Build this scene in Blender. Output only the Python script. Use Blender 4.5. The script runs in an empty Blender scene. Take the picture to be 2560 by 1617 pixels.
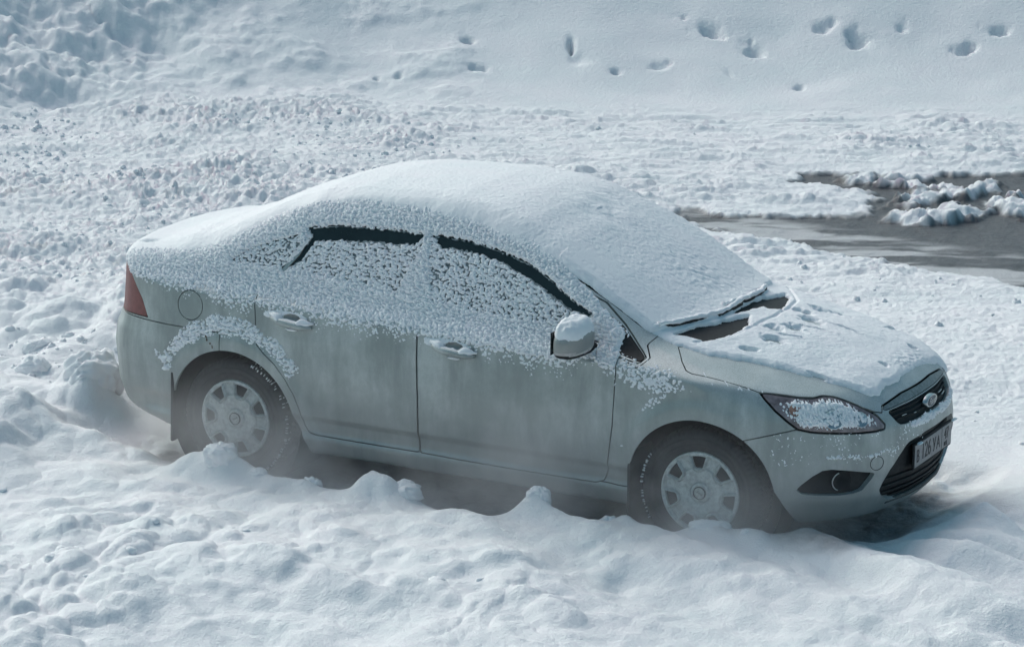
import bpy, math, random
import numpy as np
from mathutils import Matrix, Vector
random.seed(7)
scene = bpy.context.scene

# ---------------------------------------------------------------- camera, sky, sun, exposure
cam_data = bpy.data.cameras.new('camera')
cam = bpy.data.objects.new('camera', cam_data)
scene.collection.objects.link(cam)
scene.camera = cam
def cam_axes(a, b, c):
    f = np.array([math.sin(a)*math.cos(b), math.cos(a)*math.cos(b), math.sin(b)])
    r = np.cross(f, [0, 0, 1]); r /= np.linalg.norm(r); u = np.cross(r, f)
    return math.cos(c)*r+math.sin(c)*u, -math.sin(c)*r+math.cos(c)*u, f
_r, _u, _f = cam_axes(math.radians(-26.9974), math.radians(-13.9492), math.radians(.89468))
cam.matrix_world = Matrix(((_r[0], _u[0], -_f[0], 5.87446), (_r[1], _u[1], -_f[1], -14.42581), (_r[2], _u[2], -_f[2], 4.80901), (0, 0, 0, 1)))
cam_data.sensor_width = 36
cam_data.lens = 36*7956.8/2560
cam_data.clip_start = .5
cam_data.clip_end = 400

SUN_DIR = Vector((-.76, .36, .74)).normalized()          # towards the sun: behind the car, from its tail
world = bpy.data.worlds.new('World'); scene.world = world; world.use_nodes = True
wn = world.node_tree.nodes; wn.clear()
wo = wn.new('ShaderNodeOutputWorld'); wb = wn.new('ShaderNodeBackground'); sky = wn.new('ShaderNodeTexSky')
sky.sky_type = 'NISHITA'; sky.sun_disc = False
sky.sun_elevation = math.asin(SUN_DIR.z); sky.sun_rotation = math.atan2(SUN_DIR.x, SUN_DIR.y)
sky.air_density = 1.0; sky.dust_density = 5.0; sky.ozone_density = 1.0
wb.inputs['Strength'].default_value = .122
wt = wn.new('ShaderNodeMix'); wt.data_type = 'RGBA'; wt.blend_type = 'MULTIPLY'; wt.inputs[0].default_value = 1; wt.inputs[7].default_value = (.585, .985, .935, 1)   # high thin overcast
world.node_tree.links.new(sky.outputs[0], wt.inputs[6]); world.node_tree.links.new(wt.outputs[2], wb.inputs[0]); world.node_tree.links.new(wb.outputs[0], wo.inputs[0])
sun_data = bpy.data.lights.new('sun', 'SUN'); sun_data.energy = 1.95; sun_data.angle = math.radians(55); sun_data.color = (1, .66, .755)
sun = bpy.data.objects.new('sun', sun_data); scene.collection.objects.link(sun)
sun.rotation_euler = SUN_DIR.to_track_quat('Z', 'Y').to_euler()
scene.view_settings.view_transform = 'Standard'; scene.view_settings.look = 'None'
scene.view_settings.exposure = 0.0; scene.view_settings.gamma = 1.0; scene.view_settings.use_curve_mapping = False
scene.cycles.volume_step_rate = 1.0; scene.cycles.volume_bounces = 2

# ---------------------------------------------------------------- noise
def _h(ix, iy, iz, s):
    n = (ix.astype(np.int64)*374761393+iy.astype(np.int64)*668265263+iz*2147483647+s*1274126177) & 0xffffffff
    n = ((n ^ (n >> 13))*1274126177) & 0xffffffff
    n = ((n ^ (n >> 16))*2246822519) & 0xffffffff
    return ((n ^ (n >> 15)) & 0xffffff)/16777215.0
def vn(x, y, s=0):
    ix = np.floor(x); iy = np.floor(y); fx = x-ix; fy = y-iy
    fx = fx*fx*fx*(fx*(fx*6-15)+10); fy = fy*fy*fy*(fy*(fy*6-15)+10)
    a = _h(ix, iy, 0, s); b = _h(ix+1, iy, 0, s); c = _h(ix, iy+1, 0, s); d = _h(ix+1, iy+1, 0, s)
    return (a+(b-a)*fx+(c-a)*fy+(a-b-c+d)*fx*fy)*2-1
def fbm(x, y, o=4, s=0, g=.5):
    t = 0; a = 1; n = 0
    ca, sa = math.cos(.6), math.sin(.6)
    for i in range(o):
        t = t+a*vn(x, y, s+i*17); n += a; a *= g
        x, y = (x*ca-y*sa)*2.03+11.3, (x*sa+y*ca)*2.03-7.1
    return t/n
def lumps(x, y, s=0, dens=.8, rmin=.35, rmax=.8):
    """domes of snow: the highest of the domes seeded in the neighbouring unit cells, 0..1, with a random height for each"""
    ix = np.floor(x); iy = np.floor(y); best = np.zeros_like(x)
    for dx in (-1, 0, 1):
        for dy in (-1, 0, 1):
            cx = ix+dx; cy = iy+dy
            px = cx+_h(cx, cy, 0, s+1); py = cy+_h(cx, cy, 0, s+2)
            r = rmin+(rmax-rmin)*_h(cx, cy, 0, s+3)
            q = 1-((x-px)**2+(y-py)**2)/(r*r)
            v = np.sqrt(np.clip(q, 0, 1))*r/rmax*(_h(cx, cy, 0, s+4) < dens)
            best = np.maximum(best, v)
    return best
def sst(a, b, v):
    t = np.clip((v-a)/(b-a), 0, 1); return t*t*(3-2*t)
def poly_sd(px, py, poly):
    P = np.array(poly, float); Q = np.roll(P, -1, 0)
    d2 = np.full(px.shape, 1e9); ins = np.zeros(px.shape, bool)
    for (ax, ay), (bx, by) in zip(P, Q):
        ex, ey = bx-ax, by-ay; L2 = ex*ex+ey*ey+1e-12
        t = np.clip(((px-ax)*ex+(py-ay)*ey)/L2, 0, 1)
        d2 = np.minimum(d2, (px-ax-t*ex)**2+(py-ay-t*ey)**2)
        c = ((ay > py) != (by > py))
        if abs(ey) > 1e-12: ins ^= c & (px < ax+(py-ay)*ex/ey)
    d = np.sqrt(d2)
    return np.where(ins, -d, d)

# ---------------------------------------------------------------- linking, tagging
COL = scene.collection
def tag(o, label=None, cat=None, group=None, kind=None):
    if label: o['label'] = label
    if cat: o['category'] = cat
    if group: o['group'] = group
    if kind: o['kind'] = kind
    return o
def mesh_obj(name, V, F, mat=None, parent=None, smooth=True, attrs=None):
    me = bpy.data.meshes.new(name)
    V = np.asarray(V, np.float32); F = np.asarray(F, np.int32)
    k = F.shape[1]
    me.vertices.add(len(V)); me.vertices.foreach_set('co', V.ravel())
    me.loops.add(F.size); me.loops.foreach_set('vertex_index', F.ravel())
    me.polygons.add(len(F)); me.polygons.foreach_set('loop_start', np.arange(0, F.size, k, dtype=np.int32))
    me.update(calc_edges=True)
    if smooth: me.polygons.foreach_set('use_smooth', np.ones(len(F), bool))
    for n, a in (attrs or {}).items():
        at = me.attributes.new(n, 'FLOAT', 'POINT'); at.data.foreach_set('value', np.asarray(a, np.float32))
    o = bpy.data.objects.new(name, me); COL.objects.link(o)
    if mat: me.materials.append(mat)
    if parent: o.parent = parent
    return o
def merge(parts):
    Vs, Fs, n = [], [], 0
    for V, F in parts:
        Vs.append(V); Fs.append(np.asarray(F)+n); n += len(V)
    return np.concatenate(Vs), np.concatenate(Fs)
def empty(name, loc=(0, 0, 0), parent=None):
    o = bpy.data.objects.new(name, None); COL.objects.link(o); o.location = loc; o.empty_display_size = .1
    if parent: o.parent = parent
    return o

# ---------------------------------------------------------------- materials
def new_mat(name, color, rough=.5, metal=0, spec=.5, coat=0):
    m = bpy.data.materials.new(name); m.use_nodes = True
    b = m.node_tree.nodes['Principled BSDF']
    b.inputs['Base Color'].default_value = (*color, 1); b.inputs['Roughness'].default_value = rough
    b.inputs['Metallic'].default_value = metal; b.inputs['Specular IOR Level'].default_value = spec
    b.inputs['Coat Weight'].default_value = coat
    return m, b, m.node_tree.nodes, m.node_tree.links
def noise_node(nd, ln, scale, detail=4, rough=.55, vec=None, mscale=None):
    n = nd.new('ShaderNodeTexNoise'); n.inputs['Scale'].default_value = scale; n.inputs['Detail'].default_value = detail
    n.inputs['Roughness'].default_value = rough
    if vec is not None:
        if mscale:
            mp = nd.new('ShaderNodeMapping'); mp.inputs['Scale'].default_value = mscale
            ln.new(vec, mp.inputs[0]); vec = mp.outputs[0]
        ln.new(vec, n.inputs['Vector'])
    return n
def ramp(nd, ln, src, stops):
    r = nd.new('ShaderNodeValToRGB'); e = r.color_ramp.elements
    while len(e) < len(stops): e.new(.5)
    for i, (p, c) in enumerate(stops): e[i].position = p; e[i].color = (*c, 1) if len(c) == 3 else c
    ln.new(src, r.inputs[0]); return r
def bump(nd, ln, b, src, strength, dist, prev=None):
    u = nd.new('ShaderNodeBump'); u.inputs['Strength'].default_value = strength; u.inputs['Distance'].default_value = dist
    ln.new(src, u.inputs['Height'])
    if prev: ln.new(prev, u.inputs['Normal'])
    ln.new(u.outputs[0], b.inputs['Normal']); return u.outputs[0]
def mix(nd, ln, fac, a, b_, mode='MIX'):
    m = nd.new('ShaderNodeMix'); m.data_type = 'RGBA'; m.blend_type = mode
    for s, v in ((m.inputs[0], fac), (m.inputs[6], a), (m.inputs[7], b_)):
        if hasattr(v, 'links'): ln.new(v, s)
        elif isinstance(v, (int, float)): s.default_value = v
        else: s.default_value = (*v, 1)
    return m.outputs[2]
def obj_coord(nd):
    return nd.new('ShaderNodeTexCoord').outputs['Object']

def snow_mat(name, fine=170, strength=.55, dist=.0035):
    m, b, nd, ln = new_mat(name, (.86, .88, .91), .75, spec=.25)
    v = obj_coord(nd)
    n = noise_node(nd, ln, fine, 3, .6, v); n2 = noise_node(nd, ln, 3.0, 4, .6, v)
    ln.new(ramp(nd, ln, n2.outputs[0], [(.3, (.83, .85, .865)), (.7, (.88, .865, .885))]).outputs[0], b.inputs['Base Color'])
    bump(nd, ln, b, n.outputs[0], strength, dist)
    return m
SNOW = snow_mat('car_snow')
def ground_mat():
    m, b, nd, ln = new_mat('ground_snow', (.86, .88, .91), .8, spec=.25)
    v = obj_coord(nd)
    a = nd.new('ShaderNodeAttribute'); a.attribute_name = 'dirt'
    w = nd.new('ShaderNodeAttribute'); w.attribute_name = 'wet'
    n2 = noise_node(nd, ln, 1.6, 5, .6, v); n = noise_node(nd, ln, 90, 4, .65, v); n3 = noise_node(nd, ln, 22, 5, .7, v)
    clean = ramp(nd, ln, n2.outputs[0], [(.3, (.82, .845, .86)), (.7, (.88, .865, .885))]).outputs[0]
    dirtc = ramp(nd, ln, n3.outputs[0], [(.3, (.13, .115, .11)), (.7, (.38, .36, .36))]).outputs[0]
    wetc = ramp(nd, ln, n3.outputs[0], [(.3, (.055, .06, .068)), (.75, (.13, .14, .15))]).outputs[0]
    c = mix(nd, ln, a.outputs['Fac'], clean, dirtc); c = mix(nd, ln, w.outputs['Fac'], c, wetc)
    ln.new(c, b.inputs['Base Color'])
    rr = nd.new('ShaderNodeMapRange'); rr.inputs['To Min'].default_value = .8; rr.inputs['To Max'].default_value = .42
    ln.new(w.outputs['Fac'], rr.inputs[0]); ln.new(rr.outputs[0], b.inputs['Roughness'])
    p = bump(nd, ln, b, n.outputs[0], .55, .008); n5 = noise_node(nd, ln, 28, 5, .7, v); p = bump(nd, ln, b, n5.outputs[0], .45, .03, p)
    return m
GROUND = ground_mat()
def paint_mat():
    m, b, nd, ln = new_mat('silver_paint', (.30, .31, .31), .40, metal=.4, spec=.5)
    v = obj_coord(nd)
    streak = noise_node(nd, ln, 9, 5, .65, v, (1.0, 1.0, .22)); blot = noise_node(nd, ln, 2.6, 7, .68, v); speck = noise_node(nd, ln, 160, 2, .5, v)
    base = ramp(nd, ln, streak.outputs[0], [(.34, (.29, .32, .315)), (.60, (.50, .53, .52))]).outputs[0]
    base = mix(nd, ln, ramp(nd, ln, blot.outputs[0], [(.4, (0, 0, 0)), (.62, (.75, .75, .75))]).outputs[0], base, (.27, .30, .29))
    sx = nd.new('ShaderNodeSeparateXYZ'); ln.new(v, sx.inputs[0])
    mr = nd.new('ShaderNodeMapRange'); mr.inputs['From Min'].default_value = .62; mr.inputs['From Max'].default_value = .22
    ln.new(sx.outputs[2], mr.inputs[0])
    mu = nd.new('ShaderNodeMath'); mu.operation = 'MULTIPLY'; ln.new(mr.outputs[0], mu.inputs[0]); ln.new(streak.outputs[0], mu.inputs[1])
    base = mix(nd, ln, mu.outputs[0], base, (.30, .28, .27))           # road dirt, thicker low down
    base = mix(nd, ln, ramp(nd, ln, speck.outputs[0], [(.5, (0, 0, 0)), (.75, (.35, .35, .35))]).outputs[0], base, (.28, .29, .29))
    ge = nd.new('ShaderNodeNewGeometry'); sg = nd.new('ShaderNodeSeparateXYZ'); ln.new(ge.outputs['Normal'], sg.inputs[0])
    fr = nd.new('ShaderNodeMapRange'); fr.inputs['From Min'].default_value = .12; fr.inputs['From Max'].default_value = .75; ln.new(sg.outputs[2], fr.inputs[0])
    grain = noise_node(nd, ln, 240, 3, .6, v); fm = nd.new('ShaderNodeMath'); fm.operation = 'MULTIPLY'; ln.new(fr.outputs[0], fm.inputs[0])
    ln.new(ramp(nd, ln, grain.outputs[0], [(.35, (.1, .1, .1)), (.65, (.85, .85, .85))]).outputs[0], fm.inputs[1])
    base = mix(nd, ln, fm.outputs[0], base, (.60, .64, .65))            # hoar frost where flakes can lie
    ln.new(base, b.inputs['Base Color'])
    mm = nd.new('ShaderNodeMapRange'); mm.inputs['To Min'].default_value = .34; mm.inputs['To Max'].default_value = .60
    ln.new(streak.outputs[0], mm.inputs[0]); ln.new(mm.outputs[0], b.inputs['Roughness'])
    bump(nd, ln, b, speck.outputs[0], .12, .002)
    return m
PAINT = paint_mat()
def simple(name, col, rough=.5, metal=0, n=60, amt=.35, bd=.002, bs=.2, spec=.5):
    m, b, nd, ln = new_mat(name, col, rough, metal, spec)
    v = obj_coord(nd); t = noise_node(nd, ln, n, 4, .6, v)
    lo = tuple(c*(1-amt) for c in col); hi = tuple(min(1, c*(1+amt)) for c in col)
    ln.new(ramp(nd, ln, t.outputs[0], [(.3, lo), (.7, hi)]).outputs[0], b.inputs['Base Color'])
    bump(nd, ln, b, t.outputs[0], bs, bd); return m
GLASS = simple('tinted_glass', (.012, .02, .021), .12, n=8, amt=.3, bs=.02)
BLACK = simple('black_trim', (.018, .019, .021), .62, spec=.3)
DARK = simple('dark_inner', (.008, .008, .009), .9)
RUBBER = simple('tyre_rubber', (.022, .022, .024), .8, n=40, amt=.5)
LINER = simple('wheel_liner', (.018, .018, .02), .85, n=25, amt=.5)
CAP = simple('hubcap_silver', (.50, .52, .51), .5, metal=.2, n=50, amt=.28, bs=.15)
CHROME = simple('chrome', (.5, .52, .53), .3, metal=.9, n=40, amt=.2, bs=.05)
BARM = simple('grille_bar_metal', (.24, .26, .26), .45, metal=.6, n=60, amt=.3)
LAMP = simple('lamp_reflector', (.30, .23, .235), .25, metal=.4, n=30, amt=.4)
RED = simple('tail_lamp_red', (.19, .06, .055), .4, n=30, amt=.2, bs=.05)
FILM = simple('frost_film', (.27, .30, .31), .8, n=70, amt=.55, bs=.4)
AMBER = simple('amber_lens', (.36, .20, .15), .3, n=30, amt=.2, bs=.05)
CLEAR = simple('indicator_lens', (.45, .43, .42), .25, n=30, amt=.2, bs=.05)
PLATE = simple('plate_white', (.29, .28, .285), .6, n=30, amt=.2)
INK = simple('plate_ink', (.03, .03, .033), .6)
RUST = simple('rust', (.12, .075, .045), .9, n=120, amt=.5)

# ---------------------------------------------------------------- terrain height
def seg_r(x, y, x0, x1, y0, y1):
    dx = np.maximum(np.maximum(x0-x, x-x1), 0); dy = np.maximum(np.maximum(y0-y, y-y1), 0)
    ins = np.minimum(np.minimum(x-x0, x1-x), np.minimum(y-y0, y1-y))
    return np.where(ins > 0, -ins, np.hypot(dx, dy))
PUDDLE = [(-3.45, 6.49), (-3.08, 6.52), (-2.61, 6.58), (-2.18, 6.76), (-2.12, 6.97), (-2.21, 7.35), (-2.41, 7.69), (-2.75, 7.85), (-3.02, 7.82), (-3.17, 8.12), (-2.98, 8.35), (-2.49, 8.46), (-2.23, 8.69), (-1.91, 8.76), (-1.67, 9.16), (-1.13, 9.53), (.8, 9.3), (2.2, 7.4), (2.0, 5.3), (0.16, 5.12), (-0.51, 5.40), (-0.99, 5.44), (-1.34, 5.56), (-1.72, 5.72), (-2.21, 5.80), (-2.69, 5.86), (-3.14, 6.06)]
ISLES = [[(-2.2, 7.54), (-2.11, 7.87), (-1.91, 8.08), (-1.85, 8.6), (-1.77, 8.75), (-1.62, 8.36), (-1.61, 7.99), (-1.86, 7.66), (-2.0, 7.3)], [(-2.01, 6.95), (-2.05, 7.27), (-1.84, 7.23), (-1.81, 7.6), (-1.54, 7.58), (-1.35, 7.52), (-1.44, 7.21), (-1.44, 6.95), (-1.72, 6.82)], [(-1.59, 7.64), (-1.56, 8.02), (-1.26, 7.93), (-1.02, 7.9), (-0.95, 7.68), (-1.31, 7.49)], [(-2.84, 8.09), (-2.74, 8.45), (-2.53, 8.37), (-2.5, 8.1), (-2.68, 7.95)]]
# footprints and hollows on the bank behind: (x, y, half length, half width, heading, depth)
DENTS =  [(-7.3, 10.48, 0.068, 0.098, 0.47, 0.13), (-6.93, 10.02, 0.085, 0.067, 0.18, 0.13), (-6.42, 10.78, 0.03, 0.15, 0.47, 0.143), (-5.88, 10.57, 0.052, 0.067, 0.47, 0.104), (-5.62, 10.87, 0.112, 0.09, 0.47, 0.039), (-5.45, 11.67, 0.16, 0.089, -0.44, 0.13), (-4.98, 11.55, 0.124, 0.118, -0.09, 0.091), (-4.59, 12.19, 0.104, 0.127, -0.39, 0.078), (-4.25, 12.13, 0.101, 0.15, 0.08, 0.13), (-3.97, 12.53, 0.07, 0.091, 0.08, 0.045), (-3.18, 12.88, 0.109, 0.069, 0.94, 0.117), (-3.34, 12.46, 0.126, 0.07, 1.13, 0.091), (-7.64, 9.43, 0.033, 0.065, 0.47, 0.078), (-7.48, 9.54, 0.037, 0.052, 0.47, 0.078), (-4.36, 11.1, 0.059, 0.076, 0.47, 0.052), (-4.14, 12.14, 0.27, 0.302, 0.93, 0.016), (-9.53, 8.38, 0.056, 0.038, 1.0, 0.13), (-5.01, 11.07, 0.052, 0.13, 0.95, 0.019), (-6.26, 10.61, 0.15, 0.15, 0.47, 0.026)]
def water_sd(x, y):
    X = x+.07*vn(x*2.6, y*2.6, 83)+.04*vn(x*8, y*8, 85)+.015*vn(x*22, y*22, 87); Y = y+.12*vn(x*2.6+5, y*2.6, 84)+.06*vn(x*8, y*9, 86)+.03*vn(x*20, y*24, 88)
    isl = np.minimum.reduce([poly_sd(X, Y, p) for p in ISLES])
    return poly_sd(X, Y, PUDDLE), isl
def polar(x, y):
    X = x-5.874; Y = y+14.426
    return X*(-.454)+Y*.891, X*.891+Y*.454                # distance ahead of the viewer's window, and to its right
def height(x, y, fine=True):
    d, l = polar(x, y)
    H = .045+.030*fbm(x*.35, y*.35, 3, 5)
    # bank rising behind the road
    toe = 26.0+.6*fbm(l*.3, x*0+3., 3, 9)+np.clip(-l-1.5, 0, 4)*-.35
    up = np.clip(d-toe, 0, 40)
    H = H+np.where(up < 3, up*up*.09, .81+(up-3)*.54)*np.exp(-np.clip(d-40, 0, 99)/60)
    H = np.minimum(H, 6+0*H)
    if not fine: return H
    bank = sst(0, 1.2, up)
    # churned road: left side coarse, middle streaked along the lane
    lane = (1-sst(0, 1.0, up))*sst(1.2, 2.4, y-.25*np.clip(-3.5-x, 0, 2)+1.2*sst(-3.9, -4.6, x))
    wx = x+.05*vn(x*6, y*6, 31); wy = y+.05*vn(x*6+9, y*6, 33)
    left = sst(1.0, -2.2, l)
    rough = fbm(wx*2.4, wy*2.4, 5, 41, .62)
    patch = sst(-.10, .42, fbm(x*.75, y*.75, 4, 47))
    l1 = lumps(wx*7.5, wy*7.5, 51, .6); l2 = lumps(wx*15, wy*15, 53, .65); l3 = lumps(wx*3.2, wy*3.2, 57, .45)
    sx_ = l*.6+.18*d; sy_ = d*1.15-.30*l; b1 = np.abs(fbm(sx_*3.1+.3*vn(wx, wy, 54), sy_*3.1, 3, 55, .55)); b2 = np.abs(fbm(sx_*7.5, sy_*7.5, 4, 56, .65)); b3 = np.abs(vn(wx*24, wy*24, 58))
    b4 = np.abs(fbm(wx*15, wy*15, 2, 59, .7)); pt = .30+.70*patch; H = H+lane*(left*(.07*np.abs(fbm((l+.55*d)*.35, (d-.42*l)*1.25, 3, 158, .5))+.022*rough+.030*b1*pt+pt*(.046*b2+.040*b4+.026*b3+.010*l1+.020*l2)+.014*b2+.008*b3)+(1-left)*(.016*rough+.022*b2*pt+.028*b4*pt+.008*b3))
    u = d*1.0; s1 = fbm(u*3.2, l*.75, 5, 61, .6); s2 = fbm(u*6.0, l*2.2, 4, 67, .6)
    mid = lane*(1-.75*left)
    nr_ = 1-.7*sst(.5, 2.0, l)*sst(21.0, 19.5, d); mid = mid*nr_; H = H+mid*(.075*np.abs(s1)-.02+.070*np.abs(s2)*pt+.028*l2*sst(.1, .5, s1)+.020*l1*patch)
    # shallow ruts running along the lane
    H = H-mid*.03*sst(.35, .0, np.abs(d-21.5-.15*vn(l*.5, l*0, 3)))-mid*.025*sst(.3, .0, np.abs(d-23.4-.2*vn(l*.4, l*0, 8)))
    # bank surface: soft swells, heap with broken lumps at the left
    soft = fbm(x*.8, y*.8, 3, 71)
    heap = sst(-2.2, -4.2, l-.25*(d-27))*bank
    mid_l = sst(.4, -1.2, l+.0*d)*bank*(1-heap)*.8
    w2 = fbm(x*1.8, y*1.8, 4, 73, .55)
    H = H+bank*.05*soft+heap*(.18*w2+.05*lumps(wx*2.1, wy*2.1, 75, .5)+.035*lumps(wx*6, wy*6, 77, .5)+.20*np.abs(fbm(wx*1.9, wy*1.9, 4, 79, .6)))
    H = H+mid_l*(.045*w2+.03*lumps(wx*4.2, wy*4.2, 81, .45)*sst(-.1, .4, w2)+.05*b1*sst(-.2, .3, w2)+.035*b2*sst(-.1, .4, w2))
    # melt water with slush islands in it
    pd, isl = water_sd(x, y)
    H = H*sst(0, .6, pd+.15)+.012*(1-sst(0, .6, pd+.15))
    wet = sst(.03, -.05, pd)
    isl = np.minimum(isl, np.where((pd < 0) & (y > 6.95), .42-fbm(l*1.3+7, d*3.6, 4, 160)*1.0, 1)); top = sst(.03, -.10, isl+.10*fbm(x*7, y*7, 3, 95))
    H = H*(1-wet)+wet*(.006+.010*fbm(x*5, y*5, 4, 90)+.006*sst(.0, .4, fbm(l*1.5, d*5, 4, 151))*sst(7.0, 6.2, y-.3*x*0))
    H = H+top*(.018+.040*lumps(wx*6, wy*6, 91, .8)+.040*lumps(wx*12, wy*12, 92, .8)+.025*b4+.03*fbm(x*3, y*3, 3, 93))
    H = H+sst(.25, .0, np.abs(pd))*(1-wet)*(.010*l1+.014*l2+.015*b4)
    for (fx, fy, a, b, an, dep) in DENTS:
        X = x-fx; Y = y-fy; near = (np.abs(X) < 1.2) & (np.abs(Y) < 1.2)
        ca, sa = math.cos(an), math.sin(an)
        q = (((X*ca+Y*sa)/a)**2+((-X*sa+Y*ca)/b)**2)*(1+.55*vn(x*9, y*9, 99)+.3*vn(x*22, y*22, 97))*2.4
        tilt = np.clip(1+.55*(X*(-.5)+Y*.85)/b, .15, 1.9)                    # deeper where the foot went in, up the slope
        H = np.where(near, H-1.25*dep*np.exp(-q**.85)*tilt*(1+.25*vn(x*16, y*16, 98))+dep*.05*np.exp(-(q-2.2)**2), H)
    # foreground bank beside the car
    ed = np.interp(x, [-3.4, -2.9, -2.3, -2.0, -.55, -.3, .1, .5, .8, 1.2], [-.80, -.90, -.90, -1.0, -1.0, -.86, -.78, -.62, -.35, .3])
    fg = sst(.0, -.26, y-ed-.05*vn(x*1.7, y*0, 12)+.04*vn(x*6, y*0, 13))
    fgl = sst(.3, -1.4, x+.5*(y+2))
    fx_ = x+.12*vn(x*2, y*2, 101); fy_ = y+.12*vn(x*2, y*2+8, 102)
    swell = fbm(x*.9, y*1.1, 3, 103)
    q_ = .79*l+.61*d; r_ = .61*l-.79*d                    # drifts run from the car's middle down to the right
    wv = q_+.25*fbm(x*.8, y*.8, 2, 104)
    drift = fbm(wv*1.5, r_*.6, 4, 105, .5)
    ridged = np.abs(fbm(wv*1.7+3, r_*.5, 3, 109, .45))*1.9+.12*fbm(x*6, y*6, 3, 124)
    g1 = lumps(fx_*2.3, fy_*2.3, 107, .6); g2 = lumps(fx_*5.2, fy_*5.2, 111, .5); g3 = lumps(fx_*11, fy_*11, 113, .35)
    side_l = sst(-.35, .45, fbm(x*.9, y*.9, 2, 117))
    H = H+fg*(.045+.05*swell+(1-fgl)*(.050*drift+.10*ridged+.014*g2*side_l+.012*np.abs(fbm(x*5, y*5, 3, 122)))+fgl*(.055*g1*(.3+.7*side_l)+.045*g2*side_l+.022*g3*side_l+.06*drift+.07*np.abs(fbm(x*2.2, y*2.2, 4, 119, .5))))
    # ploughed-up snow round the tail of the car and beyond its nose
    tail = sst(-3.45, -3.95, x)*sst(2.6, 1.6, y)*sst(-3.5, -.9, y)
    H = H+tail*(.06+.07*swell+.045*g1+.07*np.abs(fbm(x*2.2, y*2.2, 4, 123))+.04*g2+.04*drift+.03*fbm(x*4, y*4, 3, 121))
    nose = sst(.75, 1.3, x)*sst(4.5, 2.5, y)
    H = H+nose*(.02+.05*swell+.06*ridged+.02*drift)
    # hollow in which the car stands
    cr = np.maximum(seg_r(x, y, -3.35, .75, -2.0, .95), ed+.04-y)+.05*vn(x*3, y*3, 125)
    pit = sst(.18, -.04, cr)
    floor = -.005+.018*fbm(x*7, y*7, 4, 127)+.02*lumps(x*9, y*9, 129, .35)
    H = H*(1-pit)+floor*pit
    # rows of snow thrown up next to the tyres and sill
    for (bx, by, rx, ry, hh) in ROWS:
        q = ((x-bx)/rx)**2+((y-by)/ry)**2
        n_ = q < 4
        H = np.where(n_, H+hh*np.exp(-q*1.7)*(1+.35*vn(x*9, y*9, 131)), H)
    return H
ROWS = [(-2.60, -1.14, .30, .13, .15), (-2.02, -1.13, .13, .09, .05), (-2.15, -1.16, .22, .13, .07), (-1.62, -1.16, .30, .16, .14), (-.74, -1.13, .15, .10, .12), (-1.69, -1.08, .10, .08, .07), (-.36, -1.0, .12, .09, .06),
        (.12, -.99, .24, .09, .05), (-1.05, -1.50, .5, .25, .05), (-3.85, -.45, .25, .30, .20), (-3.45, -1.0, .5, .2, .06), (-.45, -2.0, .9, .3, .07), (.35, -1.55, .8, .25, .06),
        (-1.3, -2.5, .9, .22, .08), (-.3, -2.35, .6, .2, .05)]
DENT_PX = []
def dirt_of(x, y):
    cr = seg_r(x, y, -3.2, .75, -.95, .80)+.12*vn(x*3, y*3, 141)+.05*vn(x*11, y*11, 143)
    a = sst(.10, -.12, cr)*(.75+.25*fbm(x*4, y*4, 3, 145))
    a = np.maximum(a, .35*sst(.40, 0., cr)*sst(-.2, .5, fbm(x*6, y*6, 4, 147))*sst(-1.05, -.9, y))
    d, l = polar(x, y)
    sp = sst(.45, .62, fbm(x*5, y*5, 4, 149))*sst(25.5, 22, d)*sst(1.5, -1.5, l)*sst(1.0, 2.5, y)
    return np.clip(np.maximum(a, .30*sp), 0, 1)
def wet_of(x, y):
    d, l = polar(x, y); pd, isl = water_sd(x, y)
    isl = np.minimum(isl, np.where((pd < 0) & (y > 6.95), .42-fbm(l*1.3+7, d*3.6, 4, 160)*1.0, 1))
    low = sst(6.35, 6.05, y+.12*x+.30*0)                      # the shallow near edge is half frozen over
    w = sst(.04, -.03, pd)*(1-sst(.0, -.07, isl))*(1-.55*low*sst(-.15, .3, fbm(l*1.6, d*6, 4, 151)))
    halo = sst(.45, .0, pd)*sst(20.9, 20.4, d)*sst(-.05, .4, fbm(l*1.2, d*4.5, 4, 151))
    return np.clip(np.maximum(w, .45*halo), 0, 1)

# near terrain: one sheet, its grid finer where it is nearer the car park window
nr, nc = 980, 860
t = np.linspace(0, 1, nr)
dd = 1/((1-t)/10.2+t/38.5)
dd = .45*dd+.55*(10.2+(38.5-10.2)*t)
aa = np.r_[-.345+(.345-.176)*np.linspace(0, 1, 90, endpoint=False), np.linspace(-.176, .176, 680), .176+(.345-.176)*np.linspace(0, 1, 91)[1:]]
DD, AA = np.meshgrid(dd, aa, indexing='ij'); LL = DD*np.tan(AA)
GX = 5.874-.454*DD+.891*LL; GY = -14.426+.891*DD+.454*LL
GZ = height(GX.ravel(), GY.ravel())
ii = np.arange(nr*nc).reshape(nr, nc)
GF = np.stack([ii[:-1, :-1], ii[:-1, 1:], ii[1:, 1:], ii[1:, :-1]], -1).reshape(-1, 4)
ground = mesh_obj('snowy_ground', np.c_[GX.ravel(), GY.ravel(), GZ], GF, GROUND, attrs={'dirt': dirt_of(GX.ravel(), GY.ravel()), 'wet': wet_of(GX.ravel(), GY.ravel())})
tag(ground, kind='structure')
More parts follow.
